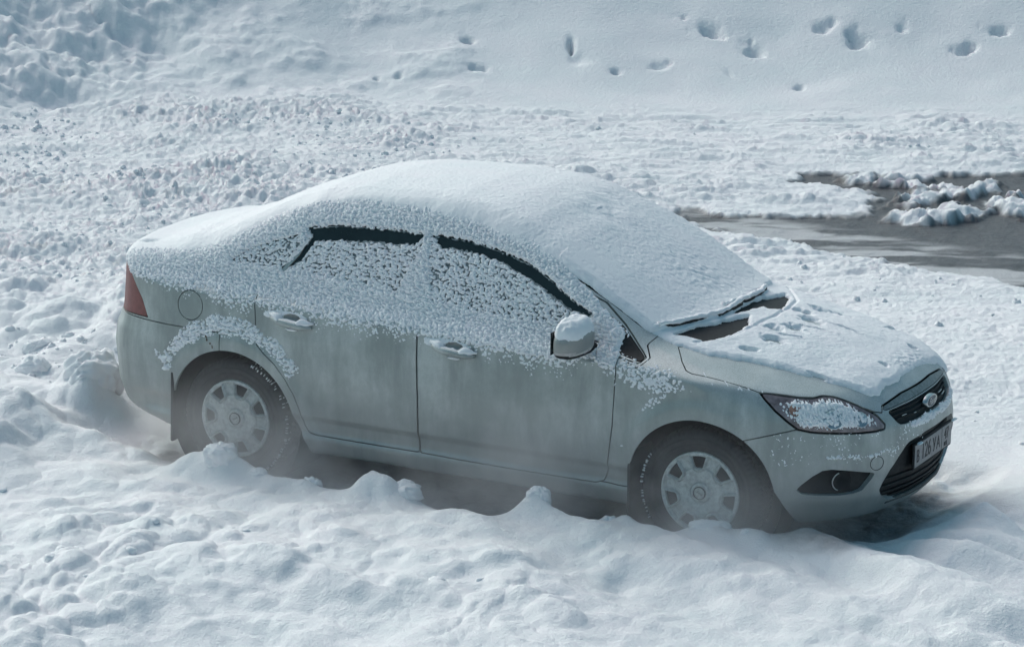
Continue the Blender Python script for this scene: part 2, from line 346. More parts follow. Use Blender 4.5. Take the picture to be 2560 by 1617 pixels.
# the same ground going on, coarse, all round
n = 260
u_ = np.linspace(-1, 1, n); sp_ = np.sign(u_)*(np.abs(u_)*12+np.abs(u_)**3*130)
BX, BY = np.meshgrid(sp_-2, sp_+4, indexing='ij'); bx, by = BX.ravel(), BY.ravel()
d_, l_ = polar(bx, by)
inside = sst(.0, .35, np.minimum(np.minimum(d_-10.4, 38.2-d_), (d_*.340-np.abs(l_))))
bz = height(bx, by, False)-.35*inside-.0
bi = np.arange(n*n).reshape(n, n)
BF = np.stack([bi[:-1, :-1], bi[1:, :-1], bi[1:, 1:], bi[:-1, 1:]], -1).reshape(-1, 4)
field_ = mesh_obj('ground', np.c_[bx, by, bz], BF, GROUND, attrs={'dirt': bx*0, 'wet': bx*0})
tag(field_, kind='structure')

# ---------------------------------------------------------------- the car's body surface
def curve(pts, smooth=.05, step=.004):
    p=np.array(pts,float); p=p[np.argsort(p[:,0])]
    x=np.arange(p[0,0]-.6,p[-1,0]+.6,step)
    xs=np.r_[x[0],p[:,0],x[-1]]
    s0=(p[1,1]-p[0,1])/(p[1,0]-p[0,0]); s1=(p[-1,1]-p[-2,1])/(p[-1,0]-p[-2,0])
    ys=np.r_[p[0,1]+s0*(x[0]-p[0,0]),p[:,1],p[-1,1]+s1*(x[-1]-p[-1,0])]
    y=np.interp(x,xs,ys)
    n=max(1,int(smooth/step)); k=np.hanning(2*n+3)[1:-1]; k/=k.sum(); m=len(k)//2
    yp=np.pad(y,m,mode='reflect',reflect_type='odd'); y=np.convolve(yp,k,'valid')
    return x,y
def ev(c,v): return np.interp(v,c[0],c[1])
ZC=curve([(-3.60,1.06),(-3.53,1.10),(-3.4,1.112),(-3.2,1.142),(-3.0,1.185),(-2.9,1.225),(-2.6,1.365),(-2.35,1.46),(-2.1,1.497),(-1.8,1.513),(-1.55,1.52),(-1.3,1.50),(-1.1,1.462),(-.9,1.385),(-.6,1.235),(-.3,1.07),(-.2,1.032),(0,.997),(.3,.94),(.6,.86),(.72,.81),(.80,.76),(.87,.69)],.06)
CR=curve([(-3.6,.07),(-3.1,.08),(-2.8,.10),(-1.2,.095),(-.6,.06),(-.2,.09),(.3,.13),(.8,.13)],.2)
BW=curve([(-3.6,-.10),(-3.1,-.12),(-2.6,-.10),(-2.0,0),(-1.4,0.04),(-1.0,.13),(-.3,.20),(0,.15),(.4,.10),(.8,.10)],.2)
SH=curve([(-3.6,1.01),(-3.0,.975),(-2.4,.95),(-1.5,.925),(-.5,.90),(0,.865),(.4,.80),(.7,.70)],.2)
L=curve([(.05,.72),(.15,.80),(.19,.85),(.21,.876),(.28,.886),(.302,.872),(.315,.866),(.37,.872),(.385,.884),(.40,.893),(.5,.906),(.65,.916),(.80,.916),(.9,.908),(1.05,.89)],.012)
DR=curve([(-.1,0),(0,0),(.03,.03),(.06,.075),(.085,.095),(.15,.122),(.25,.165),(.35,.215),(.45,.275),(.6,.40)],.03)
PW=curve([(-3.7,.085),(-3.4,.045),(-3.0,.012),(-2.7,0),(-.3,0),(.2,.012),(.5,.04),(.9,.10)],.15)
F=curve([(.05,.60),(.15,.70),(.19,.78),(.24,.825),(.32,.875),(.45,.893),(.55,.890),(.60,.882),(.66,.872),(.72,.852),(.78,.81),(.85,.74),(.95,.6)],.03)
G=curve([(-.2,.012),(0,0),(.2,.012),(.4,.06),(.5,.10),(.6,.165),(.7,.265),(.8,.42),(.88,.62),(.95,.85)],.06)
RR=curve([(.05,-3.3),(.18,-3.44),(.25,-3.53),(.4,-3.59),(.6,-3.612),(.70,-3.60),(.74,-3.575),(.8,-3.558),(.95,-3.545),(1.06,-3.54),(1.2,-3.5)],.03)
G2=curve([(-.2,.005),(0,0),(.3,.008),(.5,.035),(.6,.065),(.7,.115),(.8,.21),(.87,.36),(.94,.65)],.06)
def smax(a,b,k):
    h=np.clip(.5+.5*(a-b)/k,0,1); return b+(a-b)*h+k*h*(1-h)
def arch_r(x,z):
    w=np.maximum(z-.315,0); q=.55*np.clip(.37-z,0,.2)
    return np.minimum(np.hypot(x,w)-q*np.clip(x*6,0,1),np.hypot(x+2.64,w)-q*np.clip((x+2.64)*6,0,1))
def field(x,y,z):
    y=np.abs(y)
    s=ev(SH,x); t=z-s
    Y=ev(L,np.minimum(z,s))-ev(DR,np.maximum(t,0))-ev(PW,x)
    r=arch_r(x,z)
    Y=Y+.014*np.clip((.49-r)/.07,0,1)**2*(3-2*np.clip((.49-r)/.07,0,1))*np.clip((z-.1)/.2,0,1)
    xs=x+ev(BW,x)*y*y
    zt=ev(ZC,xs)-ev(CR,x)*y*y
    sl=(ev(ZC,xs+.01)-ev(ZC,xs-.01))/.02
    ft=(z-zt)/np.sqrt(1+sl*sl)
    fs=y-Y
    ff=(x-(ev(F,z)-ev(G,y)))*.9
    fr=((ev(RR,z)+ev(G2,y))-x)*.9
    kt=np.interp(x,[-3.3,-3.0,-.5,-.2,.8],[.05,.07,.07,.05,.06])
    f=smax(fs,ft,kt)
    f=smax(f,ff,.07); f=smax(f,fr,.07)
    f=smax(f,.19-z+.03*np.clip(x-.2,0,1)+.22*np.clip(-2.9-x,0,1),.02)
    return f
def grad(x,y,z,e=.002):
    g=np.stack([field(x+e,y,z)-field(x-e,y,z),field(x,y+e,z)-field(x,y-e,z),field(x,y,z+e)-field(x,y,z-e)],-1)/(2*e)
    return g

def nets(fn, lo, hi, h):
    """naive surface nets of fn = 0, symmetric in y, evaluated only near the surface"""
    nx, ny, nz = [int(round((b-a)/h))+1 for a, b in zip(lo, hi)]
    X = lo[0]+h*np.arange(nx); Y = lo[1]+h*np.arange(ny); Z = lo[2]+h*np.arange(nz)
    k = 4
    cx, cy, cz = X[::k], Y[::k], Z[::k]
    c = fn(*[a.ravel() for a in np.meshgrid(cx, cy, cz, indexing='ij')]).reshape(len(cx), len(cy), len(cz))
    f = np.repeat(np.repeat(np.repeat(c, k, 0), k, 1), k, 2)[:nx, :ny, :nz]
    f = np.pad(f, [(0, nx-f.shape[0]), (0, ny-f.shape[1]), (0, nz-f.shape[2])], mode='edge').copy()
    band = np.abs(f) < h*k*1.9+.01
    I = np.where(band); f[band] = fn(X[I[0]], Y[I[1]], Z[I[2]])
    s = f < 0
    cells = np.zeros((nx-1, ny-1, nz-1), np.int8)
    for a in (0, 1):
        for b in (0, 1):
            for d in (0, 1): cells += s[a:nx-1+a, b:ny-1+b, d:nz-1+d]
    act = (cells > 0) & (cells < 8)
    idx = -np.ones(act.shape, np.int64); P = np.argwhere(act); idx[act] = np.arange(len(P))
    acc = np.zeros((len(P), 3)); cnt = np.zeros(len(P))
    co = [(a, b, d) for a in (0, 1) for b in (0, 1) for d in (0, 1)]
    for i, p in enumerate(co):
        for q in co[i+1:]:
            if sum(abs(u-v) for u, v in zip(p, q)) != 1: continue
            fa = f[P[:, 0]+p[0], P[:, 1]+p[1], P[:, 2]+p[2]]; fb = f[P[:, 0]+q[0], P[:, 1]+q[1], P[:, 2]+q[2]]
            cr = (fa < 0) != (fb < 0); t = np.where(cr, fa/(fa-fb+1e-12), 0)
            pt = np.array(p)+(np.array(q)-np.array(p))*t[:, None]
            acc[cr] += pt[cr]; cnt[cr] += 1
    V = np.array(lo)+h*(P+acc/cnt[:, None])
    T = []
    for ax in range(3):
        o = [1, 1, 1]; o[ax] = 0
        sl = [slice(1, -1) if i != ax else slice(0, -1) for i in range(3)]
        a_ = s[tuple(slice(1, n_-1) if i != ax else slice(0, n_-1) for i, n_ in enumerate((nx, ny, nz)))]
        b_ = s[tuple(slice(1, n_-1) if i != ax else slice(1, n_) for i, n_ in enumerate((nx, ny, nz)))]
        E_ = np.argwhere(a_ != b_); fl = a_[tuple(E_.T)]
        base = E_.copy()
        for i in range(3):
            if i != ax: base[:, i] += 1
        u, v = [i for i in range(3) if i != ax]
        def g(du, dv):
            q = base.copy(); q[:, u] -= du; q[:, v] -= dv; return idx[q[:, 0], q[:, 1], q[:, 2]]
        q = np.stack([g(0, 0), g(1, 0), g(1, 1), g(0, 1)], -1)
        flip = fl if ax != 1 else ~fl
        q[~flip] = q[~flip][:, ::-1]
        T.append(q)
    Q = np.concatenate(T); Q = Q[(Q >= 0).all(1)]
    # shorter diagonal
    d1 = np.linalg.norm(V[Q[:, 0]]-V[Q[:, 2]], axis=1); d2 = np.linalg.norm(V[Q[:, 1]]-V[Q[:, 3]], axis=1)
    A = d1 <= d2
    return V, np.concatenate([Q[A][:, [0, 1, 2]], Q[A][:, [0, 2, 3]], Q[~A][:, [0, 1, 3]], Q[~A][:, [1, 2, 3]]])
def newton(V, it=3):
    for _ in range(it):
        f = field(V[:, 0], V[:, 1], V[:, 2]); g = grad(V[:, 0], V[:, 1], V[:, 2]); n2 = (g*g).sum(1)+1e-9
        V = V-g*(np.clip(f/n2, -.02, .02))[:, None]
    return V
def normals(V):
    g = grad(V[:, 0], V[:, 1], V[:, 2]); return g/(np.linalg.norm(g, axis=1)[:, None]+1e-9)
def compact(m):
    V, N, T = m
    u, inv = np.unique(T, return_inverse=True)
    return V[u], N[u], inv.reshape(T.shape)
def keep(m, s):
    V, N, T = m
    if len(T) == 0: return m
    ins = s < 0; k = ins[T]; c = k.sum(1)
    out = [T[c == 3]]; ed = []
    def edge(a, b): ed.append(np.stack([a, b], 1)); return ('e', len(ed)-1)
    T1 = T[c == 1]; r = np.argmax(ins[T1], 1); a = T1[np.arange(len(T1)), r]; b = T1[np.arange(len(T1)), (r+1) % 3]; d = T1[np.arange(len(T1)), (r+2) % 3]
    T2 = T[c == 2]; r2 = np.argmax(~ins[T2], 1); o = T2[np.arange(len(T2)), r2]; p = T2[np.arange(len(T2)), (r2+1) % 3]; q = T2[np.arange(len(T2)), (r2+2) % 3]
    E = np.concatenate([np.stack([a, b], 1), np.stack([a, d], 1), np.stack([p, o], 1), np.stack([q, o], 1)])
    if len(E):
        key = np.sort(E, 1); uq, inv = np.unique(key, axis=0, return_inverse=True); inv = inv.ravel()
        s0, s1 = s[uq[:, 0]], s[uq[:, 1]]; t = (s0/(s0-s1+1e-12))[:, None]
        nV = V[uq[:, 0]]*(1-t)+V[uq[:, 1]]*t; nN = N[uq[:, 0]]*(1-t)+N[uq[:, 1]]*t
        nN /= np.linalg.norm(nN, axis=1)[:, None]+1e-9
        inv = inv+len(V); n1, n2 = len(a), len(o)
        ab, ad, po, qo = inv[:n1], inv[n1:2*n1], inv[2*n1:2*n1+n2], inv[2*n1+n2:]
        out += [np.stack([a, ab, ad], 1), np.stack([po, p, q], 1), np.stack([po, q, qo], 1)]
        V = np.concatenate([V, nV]); N = np.concatenate([N, nN])
    T = np.concatenate(out)
    good = (T[:, 0] != T[:, 1]) & (T[:, 1] != T[:, 2]) & (T[:, 0] != T[:, 2])
    if good.sum() == 0: return V[:0], N[:0], T[:0]
    return compact((V, N, T[good]))
def cut(m, s, g=.0022):
    return keep(m, s+g), keep(m, -(s-g))
def refine(m, proj=True):
    V, N, T = m
    E = np.concatenate([T[:, [0, 1]], T[:, [1, 2]], T[:, [2, 0]]]); uq, inv = np.unique(np.sort(E, 1), axis=0, return_inverse=True); inv = inv.ravel()+len(V)
    M = (V[uq[:, 0]]+V[uq[:, 1]])/2; n = len(T); ab, bc, ca = inv[:n], inv[n:2*n], inv[2*n:]
    if proj: M = newton(M, 1); MN = normals(M)
    else: MN = N[uq[:, 0]]+N[uq[:, 1]]; MN /= np.linalg.norm(MN, axis=1)[:, None]
    return np.concatenate([V, M]), np.concatenate([N, MN]), np.concatenate([np.stack([T[:, 0], ab, ca], 1), np.stack([ab, T[:, 1], bc], 1), np.stack([ca, bc, T[:, 2]], 1), np.stack([ab, bc, ca], 1)])
def boundary(T):
    E = np.concatenate([T[:, [0, 1]], T[:, [1, 2]], T[:, [2, 0]]]).astype(np.int64)
    k = E[:, 0]*10000000+E[:, 1]; r = E[:, 1]*10000000+E[:, 0]
    return E[~np.isin(k, r)]
def rimmed(m, depth=.010):
    """the panel with its cut edges folded inwards, so that it has a thickness"""
    V, N, T = m
    B = boundary(T)
    if not len(B): return V, T
    u, inv = np.unique(B, return_inverse=True); inv = inv.reshape(B.shape)
    # the fold gets corners of its own, so the edge shades crisp
    W1 = V[u]; W2 = V[u]-N[u]*depth; n = len(V)
    a, b = inv[:, 0]+n, inv[:, 1]+n; c, d = inv[:, 1]+n+len(u), inv[:, 0]+n+len(u)
    return np.concatenate([V, W1, W2]), np.concatenate([T, np.stack([b, a, d], 1), np.stack([b, d, c], 1)])
def sides(m):
    near = keep(m, m[0][:, 1]+0); far = keep(m, -m[0][:, 1]); return near, far

BV, BT = nets(field, (-3.72, -1.02, .10), (1.02, 1.02, 1.60), .012)
BV = newton(BV); BN = normals(BV)
# outward winding
fn_ = np.cross(BV[BT[:, 1]]-BV[BT[:, 0]], BV[BT[:, 2]]-BV[BT[:, 0]]); bad = (fn_*BN[BT].mean(1)).sum(1) < 0
BT[bad] = BT[bad][:, ::-1]
BODY = (BV, BN, BT)
SKIN = BODY                                               # kept whole: the snow lies on it
def surf_y(x, z, y0=-1.05):
    lo, hi = y0, -.2
    for _ in range(30):
        mid = (lo+hi)/2
        if field(np.array([x]), np.array([mid]), np.array([z]))[0] < 0: hi = mid
        else: lo = mid
    return lo
def surf_x(y, z):
    lo, hi = .3, 1.05
    for _ in range(30):
        mid = (lo+hi)/2
        if field(np.array([mid]), np.array([y]), np.array([z]))[0] < 0: lo = mid
        else: hi = mid
    return lo
def surf_z(x, y):
    lo, hi = .5, 1.7
    for _ in range(30):
        mid = (lo+hi)/2
        if field(np.array([x]), np.array([y]), np.array([mid]))[0] < 0: lo = mid
        else: hi = mid
    return lo

# ---------------------------------------------------------------- panel outlines, metres: side view (x, z), from above (x, |y|), from the front (|y|, z)
P_FGLASS = [(-.635, 1.105), (-.722, 1.140), (-.815, 1.186), (-.893, 1.232), (-1.008, 1.288), (-1.143, 1.322), (-1.277, 1.349), (-1.408, 1.364), (-1.54, 1.371), (-1.612, 1.371), (-1.606, 1.04), (-1.1, 1.0), (-.66, .985), (-.635, 1.04)]
P_RGLASS = [(-1.648, 1.372), (-1.8, 1.374), (-1.972, 1.371), (-2.144, 1.363), (-2.285, 1.342), (-2.316, 1.325), (-2.296, 1.28), (-2.325, 1.20), (-2.40, 1.10), (-2.42, 1.065), (-2.0, 1.05), (-1.642, 1.04)]
P_QGLASS = [(-2.345, 1.30), (-2.5, 1.25), (-2.62, 1.20), (-2.715, 1.135), (-2.6, 1.095), (-2.45, 1.08), (-2.38, 1.17), (-2.335, 1.24)]
P_SAIL = [(-.322, .942), (-.335, .925), (-.44, .945), (-.61, .965), (-.615, 1.10), (-.56, 1.105), (-.48, 1.062), (-.373, .978)]
P_FDOOR = [(-1.5455, .93), (-1.537, .60), (-1.540, .45), (-1.545, .36), (-1.541, .296), (-1.294, .291), (-1.025, .289), (-.762, .289), (-.555, .290), (-.512, .304), (-.494, .347), (-.457, .596), (-.449, .757), (-.446, .874), (-.452, .935), (-.337, .919), (-.315, .943), (-.370, .984), (-.476, 1.069), (-.60, 1.155), (-.75, 1.215), (-.90, 1.285), (-1.01, 1.325), (-1.14, 1.357), (-1.28, 1.382), (-1.41, 1.396), (-1.54, 1.403), (-1.63, 1.404), (-1.625, 1.12), (-1.60, 1.02)]
P_RDOOR = [(-1.632, 1.404), (-1.8, 1.406), (-1.97, 1.403), (-2.15, 1.395), (-2.31, 1.372), (-2.42, 1.325), (-2.56, 1.262), (-2.74, 1.165), (-2.755, 1.12), (-2.62, 1.065), (-2.53, 1.045), (-2.511, 1.02), (-2.503, .977), (-2.490, .866), (-2.488, .780), (-2.477, .743), (-2.433, .703), (-2.370, .657), (-2.309, .585), (-2.258, .504), (-2.229, .426), (-2.214, .350), (-2.189, .311), (-2.138, .299), (-1.925, .297), (-1.549, .296), (-1.549, .36), (-1.544, .45), (-1.541, .60), (-1.5495, .93), (-1.604, 1.02), (-1.629, 1.12)]
P_HEAD3 = [(.266, .803, .843), (.299, .814, .815), (.356, .815, .764), (.414, .804, .718), (.462, .786, .681), (.523, .752, .667), (.603, .698, .660), (.701, .605, .652), (.757, .524, .649), (.785, .466, .652), (.781, .457, .672), (.751, .479, .713), (.723, .497, .736), (.685, .524, .760), (.626, .550, .787), (.580, .572, .806), (.540, .592, .817), (.511, .621, .820), (.485, .673, .815), (.433, .712, .820), (.367, .749, .829), (.310, .777, .838)]
P_FOG3 = [(.469, .791, .383), (.492, .782, .410), (.535, .759, .450), (.577, .732, .479), (.614, .706, .484), (.688, .639, .471), (.768, .537, .448), (.766, .538, .434), (.748, .559, .403), (.726, .584, .367), (.698, .616, .355), (.640, .674, .351), (.562, .734, .355), (.492, .778, .362)]
P_TAIL3 = [(-3.415, .72, 1.05), (-3.343, .79, 1.023), (-3.284, .82, .957), (-3.219, .845, .882), (-3.171, .86, .790), (-3.272, .80, .788), (-3.40, .74, .780), (-3.56, .50, .780), (-3.56, .42, .86), (-3.55, .50, 1.03), (-3.50, .60, 1.05)]
P_HOOD = [(-.002, -.4), (-.002, 0), (-.014, .237), (-.05, .42), (-.132, .57), (-.175, .64), (-.214, .689), (-.143, .801), (-.097, .85), (-.064, .856), (.036, .841), (.179, .821), (.266, .806), (.341, .761), (.433, .713), (.490, .669), (.517, .624), (.562, .588), (.624, .556), (.687, .523), (.732, .482), (.767, .425), (1.1, .425), (1.1, -.4)]
P_CHROME = [(-.4, .766), (0, .766), (.2, .766), (.3, .757), (.40, .746), (.422, .733), (.405, .728), (.25, .733), (0, .736), (-.4, .736)]
P_GRILLE = [(-.4, .729), (0, .729), (.25, .727), (.385, .723), (.40, .713), (.372, .668), (.35, .652), (.30, .646), (.12, .650), (0, .652), (-.4, .652)]
P_INTAKE = [(-.5, .576), (0, .576), (.15, .574), (.26, .563), (.30, .556), (.332, .543), (.391, .498), (.447, .446), (.482, .388), (.494, .353), (.474, .318), (.414, .286), (.30, .268), (.18, .262), (0, .258), (-.5, .258)]
P_WSCREEN = [(-.175, -.4), (-.175, 0), (-.19, .28), (-.25, .5), (-.33, .655), (-.42, .682), (-.66, .682), (-.9, .655), (-1.12, .60), (-1.18, .5), (-1.21, .25), (-1.215, 0), (-1.215, -.4)]
P_RSCREEN = [(-2.42, -.4), (-2.42, 0), (-2.41, .4), (-2.46, .52), (-2.55, .58), (-2.85, .62), (-2.94, .58), (-2.99, .3), (-3.0, 0), (-3.0, -.4)]
P_TRUNK = [(-3.03, -.4), (-3.03, 0), (-3.02, .4), (-3.0, .60), (-3.06, .66), (-3.3, .655), (-3.46, .60), (-3.9, .56), (-3.9, -.4)]
P_FENDER = [(-.37, .297), (-.535, .297), (-.535, .9), (-.448, .937), (-.335, .90), (-.297, .943), (-.34, .99), (-.30, 1.10), (.3, 1.05), (.60, .80), (.465, .683), (.231, .617), (.0, .40)]
def xz(p, m, ymin=.45): V = m[0]; return np.maximum(poly_sd(V[:, 0], V[:, 2], p), ymin-np.abs(V[:, 1]))
def xy(p, m, zmin=.6): V = m[0]; return np.maximum(poly_sd(V[:, 0], np.abs(V[:, 1]), p), zmin-V[:, 2])
def yz(p, m, xmin=.45): V = m[0]; return np.maximum(poly_sd(np.abs(V[:, 1]), V[:, 2], p), xmin-V[:, 0])
def diag(p3, m, sgn): 
    V = m[0]; q = [((a-sgn*b)*.7071, c) for a, b, c in p3]
    w = sgn*V[:, 0]+np.abs(V[:, 1])
    return np.maximum(poly_sd((V[:, 0]-sgn*np.abs(V[:, 1]))*.7071, V[:, 2], q), (.6 if sgn > 0 else 3.4)-w)

car = empty('parked_car', (-1.3, 0, 0))
tag(car, 'silver four-door saloon car standing in churned snow, snow over its roof, bonnet and windows', 'car')
OFF = np.array([-1.3, 0, 0])
def cpart(name, V, T, mat, parent=None, label=None, attrs=None, smooth=True):
    o = mesh_obj(name, np.asarray(V)-OFF, T, mat, None, smooth, attrs)
    o.parent = parent or car
    if label: o['label'] = label
    return o
def panel(name, m, mat, depth=.010, parent=None, label=None, off=0):
    if len(m[2]) == 0: print('EMPTY PANEL', name); return None
    if off: m = (m[0]-m[1]*off, m[1], m[2])
    V, T = rimmed(m, depth)
    return cpart(name, V, T, mat, parent, label)

M = BODY
V = M[0]
M = keep(M, -np.maximum(arch_r(V[:, 0], V[:, 2])-.375, .50-np.abs(V[:, 1])))       # wheel arches
front_glass, M = cut(M, xz(P_FGLASS, M), .003)
rear_glass, M = cut(M, xz(P_RGLASS, M), .003)
quarter_glass, M = cut(M, xz(P_QGLASS, M), .003)
sail, M = cut(M, xz(P_SAIL, M), .0015)
wscreen, M = cut(M, xy(P_WSCREEN, M, .9), .004)
rscreen, M = cut(M, xy(P_RSCREEN, M, .9), .006)
hood, M = cut(M, np.maximum(xy(P_HOOD, M), np.interp(np.abs(M[0][:, 1]), [0, .2, .3, .41, .45], [.769, .769, .760, .748, .715])-M[0][:, 2]), .0028)
head, M = cut(M, diag(P_HEAD3, M, 1), .0055)
tail, M = cut(M, diag(P_TAIL3, M, -1), .0025)
fog, M = cut(M, diag(P_FOG3, M, 1), .001)
bar, M = cut(M, yz(P_CHROME, M), .0015)
grille, M = cut(M, yz(P_GRILLE, M), .001)
intake, M = cut(M, yz(P_INTAKE, M), .001)
trunk, M = cut(M, xy(P_TRUNK, M, .80), .0028)
fdoor, M = cut(M, xz(P_FDOOR, M), .0026)
rdoor, M = cut(M, xz(P_RDOOR, M), .0026)
V = M[0]; flap, M = cut(M, np.maximum(np.hypot(V[:, 0]+2.893, V[:, 2]-.897)-.077, .45-np.abs(V[:, 1])), .002)
fender, M = cut(M, xz(P_FENDER, M, .66), .0026)
fbump, M = cut(M, .12-M[0][:, 0], .0026)
rbump, M = cut(M, np.maximum(M[0][:, 2]-.777-.0*M[0][:, 0], M[0][:, 0]+2.70), .0026)
panel('body_shell', M, PAINT, .016)
def pair(name, m, mat, depth, parents=None, off=0, label=None):
    n_, f_ = sides(m)
    a = panel(name, n_, mat, depth, parents[0] if parents else None, label, off)
    b = panel(name, f_, mat, depth, parents[1] if parents else None, label, off)
    return a, b
# handle cups are pressed into the door skins
HANDLES = [(-1.335, .880, 'f'), (-2.275, .905, 'r')]
def press(m, cx, cz):
    V, N, T = m
    q = ((V[:, 0]-cx)/.052)**2+((V[:, 2]-cz)/.034)**2
    w = np.clip(1-q, 0, 1)**.7*(np.abs(V[:, 1]) > .5)
    return V-N*(w*.026)[:, None], N, T
fdoor = press(refine(fdoor), *HANDLES[0][:2]); rdoor = press(refine(rdoor), *HANDLES[1][:2])
FD = pair('front_door', fdoor, PAINT, .016); RD = pair('rear_door', rdoor, PAINT, .016)
pair('window_glass', front_glass, GLASS, .004, FD, .007); pair('window_glass', rear_glass, GLASS, .004, RD, .007)
pair('quarter_glass', quarter_glass, GLASS, .004, RD, .005); pair('mirror_sail', sail, BLACK, .008, FD)
panel('windscreen', wscreen, GLASS, .006, off=.004); panel('rear_window', rscreen, GLASS, .006, off=.004)
HOOD = panel('bonnet', hood, PAINT, .014); panel('boot_lid', trunk, PAINT, .014)
HL = pair('headlight', head, LAMP, .012); pair('tail_light', tail, RED, .01, off=.003)
FB = panel('front_bumper', fbump, PAINT, .03); RB = panel('rear_bumper', rbump, PAINT, .016)
pair('fog_lamp_recess', fog, BLACK, .004, (FB, FB), .030)
panel('grille_bar', bar, BARM, .012, label='dull chrome bar above the grille')
GR = panel('grille', grille, BLACK, .004, off=.022); IN = panel('lower_intake', intake, BLACK, .004, FB, off=.034)
pair('fuel_flap', flap, PAINT, .008); pair('front_wing', fender, PAINT, .016)
# black shell added inside the skin: blocks light, darkens gaps and arches
IV, IT = nets(lambda x, y, z: field(x, y, z)+.036, (-3.72, -1.02, .10), (1.02, 1.02, 1.60), .03)
g_ = grad(IV[:, 0], IV[:, 1], IV[:, 2]); g_ /= np.linalg.norm(g_, axis=1)[:, None]
inner = (IV, g_, IT)
inner = keep(inner, -np.maximum(arch_r(IV[:, 0], IV[:, 2])-.40, .50-np.abs(IV[:, 1])))
cpart('light_block_shell', inner[0], inner[2], DARK)

# ---------------------------------------------------------------- wheels
def lathe(prof, n=96, y0=0):
    """profile of (radius, y) turned round the axle (the y axis)"""
    p = np.array(prof); th = np.linspace(0, 2*np.pi, n, endpoint=False)
    V = np.stack([np.outer(np.cos(th), p[:, 0]), np.broadcast_to(p[:, 1]+y0, (n, len(p))), np.outer(np.sin(th), p[:, 0])], -1)
    k = len(p); i = np.arange(n)[:, None]; j = np.arange(k-1)[None]
    a = i*k+j; b = ((i+1) % n)*k+j
    F = np.stack([a, b, b+1, a+1], -1).reshape(-1, 4)
    return V.reshape(-1, 3), F
def tyre_geo():
    prof = [(.205, -.085), (.212, -.098), (.235, -.106), (.238, -.1095), (.243, -.1095), (.246, -.107), (.262, -.108), (.265, -.1105), (.270, -.1105), (.273, -.107), (.285, -.104), (.300, -.096), (.3115, -.084), (.3165, -.066), (.3175, -.0475), (.3095, -.045), (.3095, -.038), (.318, -.035), (.318, -.004), (.3095, -.003), (.3095, .003), (.318, .004), (.318, .035), (.3095, .038), (.3095, .045), (.3175, .0475), (.3165, .066), (.3115, .084), (.300, .096), (.27, .105), (.21, .09)]
    V, F = lathe(prof, 288)
    th = np.arctan2(V[:, 2], V[:, 0]); r = np.hypot(V[:, 0], V[:, 2])
    ph = (th*72/(2*np.pi)+np.where(np.abs(V[:, 1]) > .046, .5*np.sign(V[:, 1]), 0)+V[:, 1]*10) % 1
    g = (ph < .28) & (r > .297) & (np.abs(V[:, 1]) < .100)
    sc = np.where(g, (r-.0085)/r, 1); V[:, 0] *= sc; V[:, 2] *= sc
    return V, F
def cap_geo():
    """wheel cover with seven windows: a fine polar sheet, dished, cut and rimmed. Outer face towards -y"""
    nrad, nth = 72, 630
    r = np.linspace(.0001, .209, nrad); th = np.linspace(0, 2*np.pi, nth, endpoint=False)
    R, TH = np.meshgrid(r, th, indexing='ij'); X = (R*np.cos(TH)).ravel(); Z = (R*np.sin(TH)).ravel()
    i = np.arange(nrad-1)[:, None]; j = np.arange(nth)[None]; a = i*nth+j; b = i*nth+(j+1) % nth
    Q = np.stack([a, b, b+nth, a+nth], -1).reshape(-1, 4); T = np.concatenate([Q[:, [0, 1, 2]], Q[:, [0, 2, 3]]])
    def hole(X, Z):
        R = np.hypot(X, Z); best = np.full(X.shape, 1.)
        for k in range(7):
            an = math.radians(90+360/7*k); u = X*math.cos(an)+Z*math.sin(an); v = -X*math.sin(an)+Z*math.cos(an)
            w = .019+(u-.12)*.33
            d = np.maximum(np.maximum(np.abs(v)-w, R-.184), .124-u)
            # rounded corners
            d2 = np.hypot(np.maximum(np.abs(v)-w+.008, 0), np.maximum(.132-u, 0))-.008
            best = np.minimum(best, np.maximum(d, np.where(u < .132, d2, -1)))
        return best
    s = hole(X, Z); Rr = R.ravel()
    Y = np.interp(Rr, [0, .028, .031, .034, .040, .046, .052, .060, .085, .12, .16, .186, .190, .197, .204, .209],
                  [-.030, -.031, -.027, -.030, -.032, -.030, -.024, -.021, -.028, -.031, -.030, -.026, -.024, -.034, -.033, -.012])
    Y = Y-.013*np.clip(1-np.abs(s-.006)/.006, 0, 1)              # raised lip round each window
    Y = Y+.011*sst(.013, .024, s)*(Rr > .125)*(Rr < .188)         # spoke faces sunk between the lips
    Y = Y+.011*np.clip(1-np.abs(s-.0160)/.0035, 0, 1)*(Rr < .187)+.010*np.clip(1-np.abs(Rr-.053)/.004, 0, 1)+.008*np.clip(1-np.abs(Rr-.1905)/.003, 0, 1)
    V = np.c_[X, Y, Z]; N = np.tile([0, -1., 0], (len(V), 1))
    m = keep((V, N, T), -s)
    Vr, Tr = rimmed((m[0], m[1], m[2]), .014)
    return Vr, Tr
def box_geo(x0, x1, y0, y1, z0, z1):
    V = np.array([(x, y, z) for x in (x0, x1) for y in (y0, y1) for z in (z0, z1)], float)
    F = np.array([(0, 1, 3, 2), (4, 6, 7, 5), (0, 4, 5, 1), (2, 3, 7, 6), (0, 2, 6, 4), (1, 5, 7, 3)]); return V, F
def tri(F): F = np.asarray(F); return np.concatenate([F[:, [0, 1, 2]], F[:, [0, 2, 3]]]) if F.shape[1] == 4 else F
